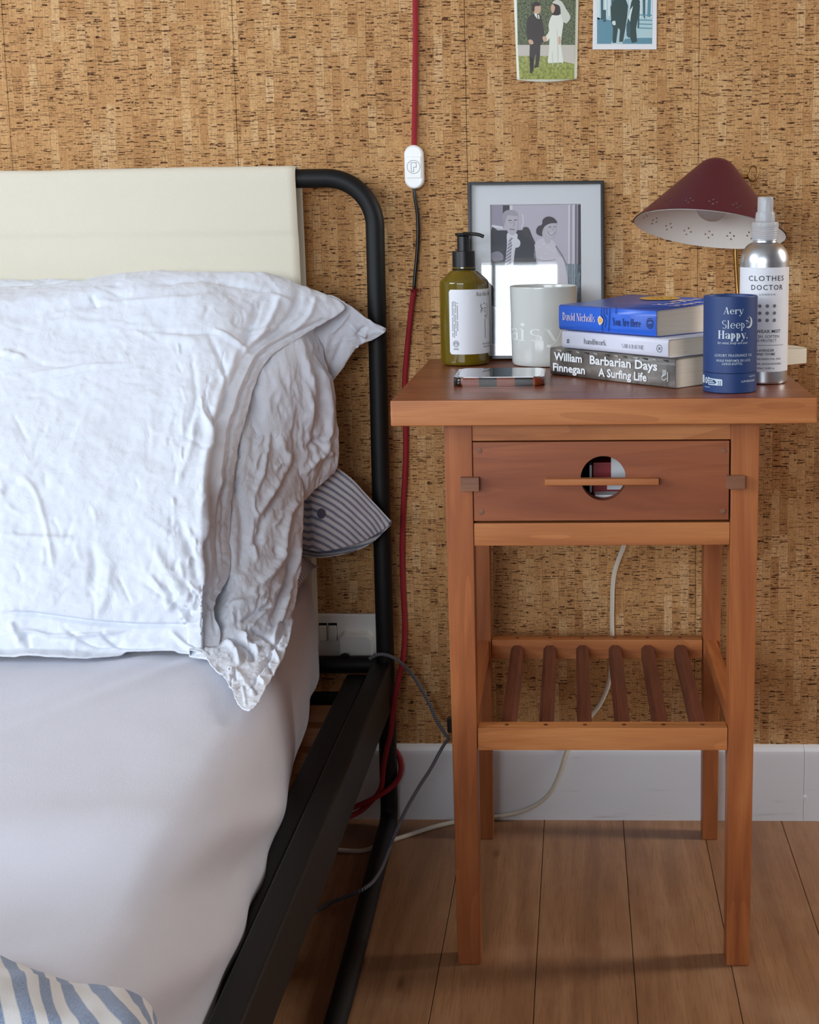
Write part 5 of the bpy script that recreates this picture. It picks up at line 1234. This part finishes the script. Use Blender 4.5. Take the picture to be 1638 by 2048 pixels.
    tr = t.nodes.new('ShaderNodeBsdfTransparent'); gs = t.nodes.new('ShaderNodeBsdfGlossy'); gs.inputs['Roughness'].default_value = 0.02; lw_ = gq_.n('ShaderNodeLayerWeight'); lw_.inputs['Blend'].default_value = 0.5; fac = gq_.math('ADD', gq_.math('MULTIPLY', gq_.math('POWER', lw_.outputs['Facing'], 5.0), 0.85), 0.115)
    mx = t.nodes.new('ShaderNodeMixShader'); t.links.new(fac, mx.inputs[0]); t.links.new(tr.outputs[0], mx.inputs[1]); t.links.new(gs.outputs[0], mx.inputs[2]); t.links.new(mx.outputs[0], t.nodes['Material Output'].inputs[0])
    from_py('glass', [(-w2+fw, 0.0035, fw), (w2-fw, 0.0035, fw), (w2-fw, 0.0035, h-fw), (-w2+fw, 0.0035, h-fw)], [(0,1,2,3)], gq_.m, root)
framed()

# --- two snapshots taped to the wall
def foliage(name, c1, c2, sc_=600):
    q = N(name, 0.4); X, Y, Z = q.xyz(); n_ = q.noise(q.comb(q.math('MULTIPLY', X, sc_), Y, q.math('MULTIPLY', Z, sc_)), 1, 5, 0.7)
    q.col(q.ramp(n_, [(0.38, srgb(*c1)), (0.62, srgb(*c2))])); return q.m
def snapshots():
    def W2(px, py): p = at(px, py, Y=-0.001); return (p.x, p.z)
    # colour wedding photo, slightly curled at the bottom
    root = empty('photo_print', (0.157, -0.001, 1.08), 'faded colour snapshot of a couple holding hands in a garden, curled on the cork wall', 'photograph')
    O = Vector(root.location)
    ca = [W2(1025, -60), W2(1158, -60), W2(1154, 158), W2(1034, 160)]
    def curl(x, z): 
        t = max(0, (1.045 - z)/0.03); return -0.0012 - 0.0022*t*t - 0.0015*max(0, (x-0.17)/0.03)*min(t, 1.0)
    NXg, NZg = 16, 40; vs, fs = [], []
    for i in range(NZg+1):
        t = i/NZg
        for j in range(NXg+1):
            s_ = j/NXg; a = [ca[0][k]*(1-s_)*(1-t) + ca[1][k]*s_*(1-t) + ca[2][k]*s_*t + ca[3][k]*(1-s_)*t for k in (0, 1)]
            a[1] -= 0.0035*math.sin(math.pi*s_)*t**6 
            vs.append((a[0]-O.x, curl(a[0], a[1])-O.y, a[1]-O.z))
    fs = [(i*(NXg+1)+j, (i+1)*(NXg+1)+j, (i+1)*(NXg+1)+j+1, i*(NXg+1)+j+1) for i in range(NZg) for j in range(NXg)]
    o = from_py('paper', vs, fs, plain('cream_photo_paper', (222,220,198), 0.4), root, smooth=True); md = o.modifiers.new('t', 'SOLIDIFY'); md.thickness = 0.0003; md.offset = 0
    fl = Flat()
    def pl(pts, mi, lay, sm=4): fl.poly([W2(a, b) for a, b in pts], mi, lay, sm)
    def ln(pts, wd, mi, lay): fl.line([W2(a, b) for a, b in pts], wd*0.00067, mi, lay)
    def strips(x0a, x1a, y0, x0b, x1b, y1, mi, lay, n=24):
        for k in range(n):
            a, b = k/n, (k+1)/n; L = lambda u, v, t: u + (v-u)*t
            pl([(L(x0a,x0b,a), L(y0,y1,a)), (L(x1a,x1b,a), L(y0,y1,a)), (L(x1a,x1b,b), L(y0,y1,b)), (L(x0a,x0b,b), L(y0,y1,b))], mi, lay, 0)
    strips(1033, 1153, -55, 1035.5, 1150, 96, 0, 1); strips(1035.5, 1150, 90, 1037, 1149, 120, 1, 2, 6); strips(1036.5, 1149, 112, 1039, 1148.5, 159, 2, 3, 12)
    pl([(1092,100),(1149,92),(1149,128),(1120,122),(1096,112)], 1, 4, 0); pl([(1036,92),(1060,98),(1092,100),(1092,112),(1060,108),(1036,112)], 1, 4, 0)
    # groom
    pl([(1066,28),(1076,27),(1083,36),(1087,56),(1089,78),(1080,88),(1061,84),(1059,62),(1053,50),(1057,34)], 3, 6, 3)
    pl([(1060,80),(1081,84),(1080,110),(1077,134),(1070,134),(1072,108),(1068,120),(1067,146),(1060,146),(1059,110)], 3, 7, 0); pl([(1069,132),(1078,133),(1086,135),(1078,137),(1069,136)], 4, 8, 0); pl([(1060,140),(1066,140),(1069,148),(1064,150),(1060,146)], 4, 8, 0)
    pl([(1054,44),(1062,44),(1063,80),(1058,84),(1053,66)], 3, 8, 2); pl([(1057,80),(1064,80),(1067,87),(1062,89),(1058,86)], 5, 9, 3); pl([(1085,74),(1092,73),(1094,80),(1088,84)], 5, 9, 3)
    pl([(1067,12),(1074,8),(1081,12),(1081,22),(1077,28),(1069,26)], 5, 9, 4); pl([(1063,22),(1064,8),(1072,4),(1081,7),(1079,12),(1070,13),(1069,22)], 4, 10, 4); pl([(1068,26),(1074,28),(1075,38),(1070,32)], 6, 10, 0); ln([(1077,30),(1078,38)], 2.5, 6, 10)
    # bride
    pl([(1103,32),(1110,28),(1122,29),(1127,42),(1124,66),(1122,92),(1126,134),(1102,136),(1095,130),(1098,100),(1099,66),(1097,50)], 6, 6, 3)
    pl([(1103,40),(1098,62),(1092,72),(1089,80),(1095,82),(1102,70),(1106,52)], 6, 7, 3)
    pl([(1102,12),(1108,8),(1114,14),(1114,24),(1108,29),(1103,24)], 5, 9, 4); pl([(1106,8),(1112,4),(1120,8),(1120,28),(1112,31),(1103,29),(1108,24),(1110,14)], 4, 10, 4)
    pl([(1105,6),(1113,0),(1124,4),(1132,18),(1141,34),(1134,46),(1127,44),(1122,30),(1119,12)], 7, 11, 4); pl([(1117,74),(1121,74),(1121,88),(1117,88)], 5, 11, 2)
    ln([(1104,104),(1106,134)], 1, 7, 12); ln([(1114,60),(1116,134)], 1, 7, 12)
    mats = [foliage('garden_foliage', (28,34,20), (118,128,84), 420), plain('pale_path', (198,190,176), 0.4), foliage('lawn', (112,122,52), (176,176,92), 260), plain('dark_brown_suit', (52,40,36), 0.4), plain('dark_hair', (44,30,24), 0.4), plain('skin_tone', (206,166,138), 0.4), plain('ivory_dress', (226,228,212), 0.4), plain('veil', (206,208,192), 0.4)]
    fl.build('picture', lambda u, v, l=0: (u-O.x, curl(u, v)-0.00022-0.00003*l-O.y, v-O.z), mats, root)
    # square teal-tinted print
    root = empty('photo_print', (0.26, -0.001, 1.09), 'white-bordered teal-tinted snapshot of standing guests in dark suits, right of the garden snapshot', 'photograph'); O = Vector(root.location)
    ca = [W2(1188, -110), W2(1314, -110), W2(1313, 99), W2(1185, 99)]
    a = ca; box_v = [(p[0]-O.x, y, p[1]-O.z) for y in (-0.0015, -0.0005) for p in a]
    box_v = [(p[0]-O.x, y-O.y-0.0008, p[1]-O.z) for y in (-0.0012, -0.0002) for p in a]
    from_py('paper', box_v, [(3,2,1,0),(4,5,6,7),(0,1,5,4),(1,2,6,5),(2,3,7,6),(3,0,4,7)], plain('white_photo_paper', (232,232,232), 0.35), root)
    fl = Flat()
    pl([(1195,-100),(1306,-100),(1304,88),(1194,88)], 0, 1, 0); pl([(1194,35),(1240,45),(1222,88),(1194,88)], 1, 2, 0); pl([(1244,88),(1250,78),(1280,76),(1304,76),(1304,88)], 1, 2, 0)
    for yy in (30, 40, 48, 56): ln([(1275, yy), (1304, yy+1)], 2, 1, 3)
    for xx in range(1194, 1304, 7): pl([(xx, -100), (xx+6, -100), (xx+5, 28 + (xx*7) % 13), (xx+1, 30 + (xx*5) % 11)], 4 if (xx//7) % 3 else 2, 2, 0)
    pl([(1206,20),(1212,20),(1212,44),(1206,44)], 2, 4, 0); pl([(1225,6),(1233,4),(1236,36),(1226,38)], 2, 4, 0)
    pl([(1226,4),(1240,-20),(1252,0),(1256,12),(1254,34),(1250,60),(1246,84),(1238,84),(1240,60),(1236,56),(1232,86),(1225,86),(1226,56),(1222,44),(1221,14)], 3, 6, 0)
    pl([(1262,6),(1272,-18),(1280,4),(1276,34),(1272,58),(1274,84),(1264,86),(1258,70),(1253,72),(1254,48),(1258,26)], 3, 6, 0); pl([(1253,48),(1260,44),(1260,74),(1254,72)], 2, 7, 2); pl([(1256,36),(1260,20),(1266,12),(1262,30),(1260,44)], 4, 8, 0); pl([(1224,44),(1230,42),(1231,50),(1226,50)], 4, 8, 3)
    pl([(1296,-20),(1302,-18),(1301,34),(1294,34)], 1, 5, 0); pl([(1276,10),(1280,10),(1278,56),(1275,56)], 2, 5, 0)
    mats = [plain('teal_pale', (178,206,208), 0.35), plain('teal_mid', (92,142,158), 0.35), plain('teal_dark', (50,84,92), 0.35), plain('green_black_suit', (36,62,58), 0.35), plain('teal_white', (214,228,226), 0.35)]
    fl.build('picture', lambda u, v, l=0: (u-O.x, -0.0022-0.00003*l-O.y, v-O.z), mats, root)
snapshots()

# ------------------------------------------------------------------ wall socket and plug, cables
def socket():
    root = empty('wall_socket', (-0.115, -0.001, 0.265), 'white double wall socket low behind the bed post', 'socket'); O = Vector(root.location)
    def rel(x0, x1, y0, y1, z0, z1): return (x0-O.x, x1-O.x, y0-O.y, y1-O.y, z0-O.z, z1-O.z)
    a = at(637, 1229, Y=-0.009); b = at(757, 1318, Y=-0.009)
    box('faceplate', *rel(a.x - 0.015, b.x + 0.020, -0.009, -0.001, b.z - 0.016, a.z), M['white_plastic'], root, 0.0012)
    for p0, p1 in (((638, 1247), (654, 1281)), ((657, 1247), (674, 1281))):
        c = at(*p0, Y=-0.010); d = at(*p1, Y=-0.010)
        box('switch_surround', *rel(c.x-0.0006, d.x+0.0006, -0.0093, -0.0088, d.z-0.0006, c.z+0.0006), M['dark_gap'], root)
        r_ = box('rocker', *rel(c.x, d.x, -0.0120, -0.0090, d.z, c.z-0.0030), M['white_plastic'], root, 0.0005)
    pr_ = empty('plug', (-0.108, -0.010, 0.245), 'white rounded plug pushed into the low wall socket', 'plug'); O2 = Vector(pr_.location)
    c = at(677, 1270, Y=-0.030); d = at(744, 1318, Y=-0.030)
    bm = bmesh.new(); add_box(bm, c.x-O2.x, d.x-O2.x, -0.030-O2.y, -0.0092-O2.y, d.z-0.004-O2.z, c.z-O2.z)
    ed = [e for e in bm.edges if abs(e.verts[0].co.y - e.verts[1].co.y) > 0.01]; bev(bm, 0.009, 5, ed); ed = [e for e in bm.edges if e.verts[0].co.y < -0.0199 and e.verts[1].co.y < -0.0199]; bev(bm, 0.003, 3, ed)
    me = bpy.data.meshes.new('plug_body'); bm.to_mesh(me); bm.free(); autosmooth(link('plug_body', me, M['white_plastic'], pr_), 0.7)
socket()

def red_cable():
    root = empty('pendant_cable', at(830, 330, Y=-0.008), 'red fabric-covered cable hanging down the cork wall with an inline switch', 'cable'); O = Vector(root.location)
    A = lambda x, y, Y: tuple(at(x, y, Y=Y) - O)
    up = [tuple(Vector((at(830, -120, Y=-.006).x - 0.002, -.006, 2.398)) - O), A(829, -900, -.006), A(830, -120, -.006), A(830.5, 0, -.006), A(831, 60, -.006), A(830, 150, -.006), A(829, 230, -.006), A(828, 292, -.007)]
    tube('red_braid', up, 0.0036, M['red_braid'], root, 12)
    tube('inner_cable', [A(828, 374, -.007), A(830, 395, -.007), A(835, 430, -.006), A(836, 470, -.006), A(833, 520, -.006), A(829, 560, -.006), A(828, 590, -.006)], 0.0024, M['black_rubber'], root, 10)
    lo = [A(828, 582, -.006), A(825, 600, -.006), A(819, 650, -.006), A(814, 700, -.006), A(809, 770, -.006), A(811, 850, -.006), A(811, 920, -.006), A(807, 1000, -.006), A(804, 1100, -.006), A(806, 1180, -.006), A(809, 1243, -.007), A(808, 1294, -.014), A(802, 1337, -.040), A(794, 1373, -.060), A(788, 1408, -.064), A(781, 1467, -.066), A(773, 1500, -.066), A(767, 1535, -.066), A(762, 1576, -.068), A(745, 1600, -.070), A(718, 1624, -.074), A(680, 1640, -.09), A(640, 1650, -.12)]
    tube('red_braid', lo, 0.0036, M['red_braid'], root, 12)
    loop = [A(775, 1480, -.022), A(790, 1500, -.022), A(800, 1520, -.026), A(801, 1543, -.040), A(790, 1567, -.060), A(758, 1591, -.074), A(702, 1617, -.080), A(650, 1632, -.10)]
    tube('red_braid', loop, 0.0036, M['red_braid'], root, 12)
    # frayed braid ends
    rr = random.Random(2); bm_v, bm_f = [], []
    for k in range(26):
        an = rr.uniform(-1.25, 1.25); L = rr.uniform(9, 21); x0, y0 = 828 + rr.uniform(-2, 2), 590
        pts = [at(x0, y0, Y=-.006), at(x0 + L*0.4*math.sin(an), y0 - L*0.55, Y=-.008 - rr.uniform(0, .003)), at(x0 + L*math.sin(an), y0 - L*0.75*abs(math.cos(an))-2, Y=-.009 - rr.uniform(0, .004))]
        b0 = len(bm_v)
        for p in pts:
            for d in ((-0.0004, 0, 0), (0.0004, 0, 0), (0, -0.0005, 0.0003)): bm_v.append(tuple(p - O + Vector(d)))
        for s_ in (0, 3):
            for e in range(3): bm_f.append((b0+s_+e, b0+s_+(e+1) % 3, b0+s_+3+(e+1) % 3, b0+s_+3+e))
    o = from_py('frayed_threads', bm_v, bm_f, M['red_braid'], root); o['kind'] = 'stuff'
    # switch body (stadium)
    c = at(828, 334, Y=-0.012) - O; hw, hh, r = 0.0125, 0.0285, 0.0125
    pts = []
    for k in range(13): a = math.pi*k/12; pts.append((r*math.cos(a), hh-r + r*math.sin(a)))
    for k in range(13): a = math.pi + math.pi*k/12; pts.append((r*math.cos(a), -hh+r + r*math.sin(a)))
    bm = bmesh.new(); n = len(pts); f_ = [bm.verts.new((c.x+a, -0.016-O.y, c.z+b)) for a, b in pts]; g_ = [bm.verts.new((c.x+a, -0.001-O.y, c.z+b)) for a, b in pts]
    bm.faces.new(f_); bm.faces.new(g_[::-1])
    for i in range(n): bm.faces.new((f_[i], g_[i], g_[(i+1) % n], f_[(i+1) % n]))
    bmesh.ops.recalc_face_normals(bm, faces=bm.faces); ed = [e for e in bm.edges if abs(e.verts[0].co.y - e.verts[1].co.y) < 1e-6 and e.verts[0].co.y < -0.004 - O.y - 0.004]; bev(bm, 0.0026, 3, ed)
    me = bpy.data.meshes.new('inline_switch'); bm.to_mesh(me); bm.free(); sw = link('inline_switch', me, M['white_plastic'], root); autosmooth(sw, 0.8)
    sw['label'] = 'white oval inline switch'
    box('rocker', c.x-0.0098, c.x+0.0098, -0.0172-O.y, -0.0155-O.y, c.z-0.0145, c.z+0.0135, M['white_plastic'], sw, 0.0007)
    fl = Flat(); fl.ring(c.x, c.z, 0.0088, 0.0006, n=36); 
    fl.rect(c.x-0.0034, c.x-0.0028, c.z-0.0062, c.z+0.0058); fl.rect(c.x-0.0034, c.x+0.0038, c.z+0.0052, c.z+0.0058); fl.rect(c.x+0.0032, c.x+0.0038, c.z-0.0008, c.z+0.0058); fl.rect(c.x-0.0002, c.x+0.0038, c.z-0.0008, c.z-0.0001); fl.rect(c.x-0.0002, c.x+0.0004, c.z-0.0062, c.z-0.0001); fl.rect(c.x-0.0034, c.x+0.0004, c.z-0.0062, c.z-0.0056)
    fl.build('switch_mark', lambda u, v, l=0: (u, -0.0174-O.y, v), [plain('grey_moulding', (128,130,128), 0.5)], sw)
red_cable()

def white_cable():
    root = empty('white_cable', at(1224, 1270, Y=-0.006), 'plain white cable hanging behind the bedside table and trailing over the floor to the bed', 'cable'); O = Vector(root.location)
    W = lambda x, y, Y: at(x, y, Y=Y) - O
    Zf = lambda x, y: at(x, y, Z=0.0034) - O
    pts = [W(1262, 1040, -.030), W(1247, 1092, -.02), W(1228, 1150, -.010), W(1224, 1220, -.006), W(1224, 1290, -.006), W(1219, 1360, -.006), W(1200, 1408, -.006), W(1175, 1440, -.006), W(1150, 1475, -.010), W(1133, 1505, -.020), W(1120, 1545, -.021), W(1102, 1583, -.020), W(1075, 1608, -.019), W(1040, 1624, -.019), W(1010, 1631, -.0195), W(975, 1635, -.021), W(940, 1638, -.024), Zf(900, 1646), Zf(860, 1656), Zf(820, 1669), Zf(780, 1682), Zf(750, 1694), Zf(720, 1702), Zf(672, 1700), Zf(640, 1696)]
    tube('cable', [tuple(p) for p in pts], 0.0031, M['white_rubber'], root, 12)
white_cable()
def grey_cable():
    root = empty('charging_cable', at(870, 1440, Y=-0.06), 'grey braided charging cable looping from the bed rail to the floor', 'cable'); O = Vector(root.location)
    A = lambda x, y, Y: tuple(at(x, y, Y=Y) - O)
    pts = [A(738, 1318, -.064), A(757, 1309, -.062), A(780, 1312, -.060), A(805, 1328, -.052), A(830, 1357, -.034), A(855, 1400, -.038), A(873, 1440, -.045), A(888, 1465, -.052), A(897, 1477, -.060), A(889, 1488, -.072), A(879, 1505, -.085), A(860, 1540, -.11), A(838, 1574, -.14), A(813, 1618, -.17), A(791, 1665, -.195), tuple(at(779, 1696, Z=0.045) - O), tuple(at(765, 1732, Z=0.033) - O), tuple(at(747, 1762, Z=0.031) - O), tuple(at(725, 1779, Z=0.030) - O), tuple(at(702, 1790, Z=0.018) - O), tuple(at(656, 1808, Z=0.004) - O)]
    e = at(619, 1830, Z=0.003) - O; pts.append(tuple(e))
    tube('cable', pts, 0.0024, M['grey_braid'], root, 10)
    c = at(899, 1448, Y=-0.050) - O
    bm_ = box('cable_tie', c.x-0.003, c.x+0.004, c.y-0.003, c.y+0.003, c.z-0.012, c.z+0.010, M['black_rubber'], root, 0.0012)
grey_cable()

# things inside the drawer, seen through the round hole
def in_drawer():
    def B(name, label, cat, px0, px1, py0, py1, Y, dp, mat, b=0.001):
        a = at(px0, py0, Y=Y); d = at(px1, py1, Y=Y); r = empty(name, ((a.x+d.x)/2, Y, 0.5187), label, cat)
        box('box_body', a.x-r.location.x, d.x-r.location.x, 0, dp, max(d.z-0.5187, 0.0), a.z-0.5187, mat, r, b); return r
    r = B('card_box', 'dark red and white card box inside the drawer, seen through the round hole', 'box', 1186, 1262, 925, 1010, -0.345, 0.03, plain('dark_red_card', (150,20,34), 0.4))
    a = at(1222, 912, Y=-0.3455) ; d = at(1264, 955, Y=-0.3455); loc = r.location
    from_py('white_panel', [(a.x-loc.x, -0.0004, d.z-loc.z), (d.x-loc.x, -0.0004, d.z-loc.z), (d.x-loc.x, -0.0004, a.z-loc.z), (a.x-loc.x, -0.0004, a.z-loc.z)], [(0,1,2,3)], WHI, r)
    a = at(1214, 970, Y=-0.3455) ; d = at(1264, 979, Y=-0.3455)
    from_py('white_panel', [(a.x-loc.x, -0.0004, d.z-loc.z), (d.x-loc.x, -0.0004, d.z-loc.z), (d.x-loc.x, -0.0004, a.z-loc.z), (a.x-loc.x, -0.0004, a.z-loc.z)], [(0,1,2,3)], WHI, r)
    B('packet', 'white packet standing in the drawer left of the dark red box', 'packet', 1179, 1184, 930, 985, -0.338, 0.02, WHI, 0.0003)
    p = B('paper_pad', 'white pad lying flat at the bottom of the drawer under the red box edge', 'pad', 1190, 1262, 990, 998, -0.372, 0.02, WHI, 0.0004)
in_drawer()
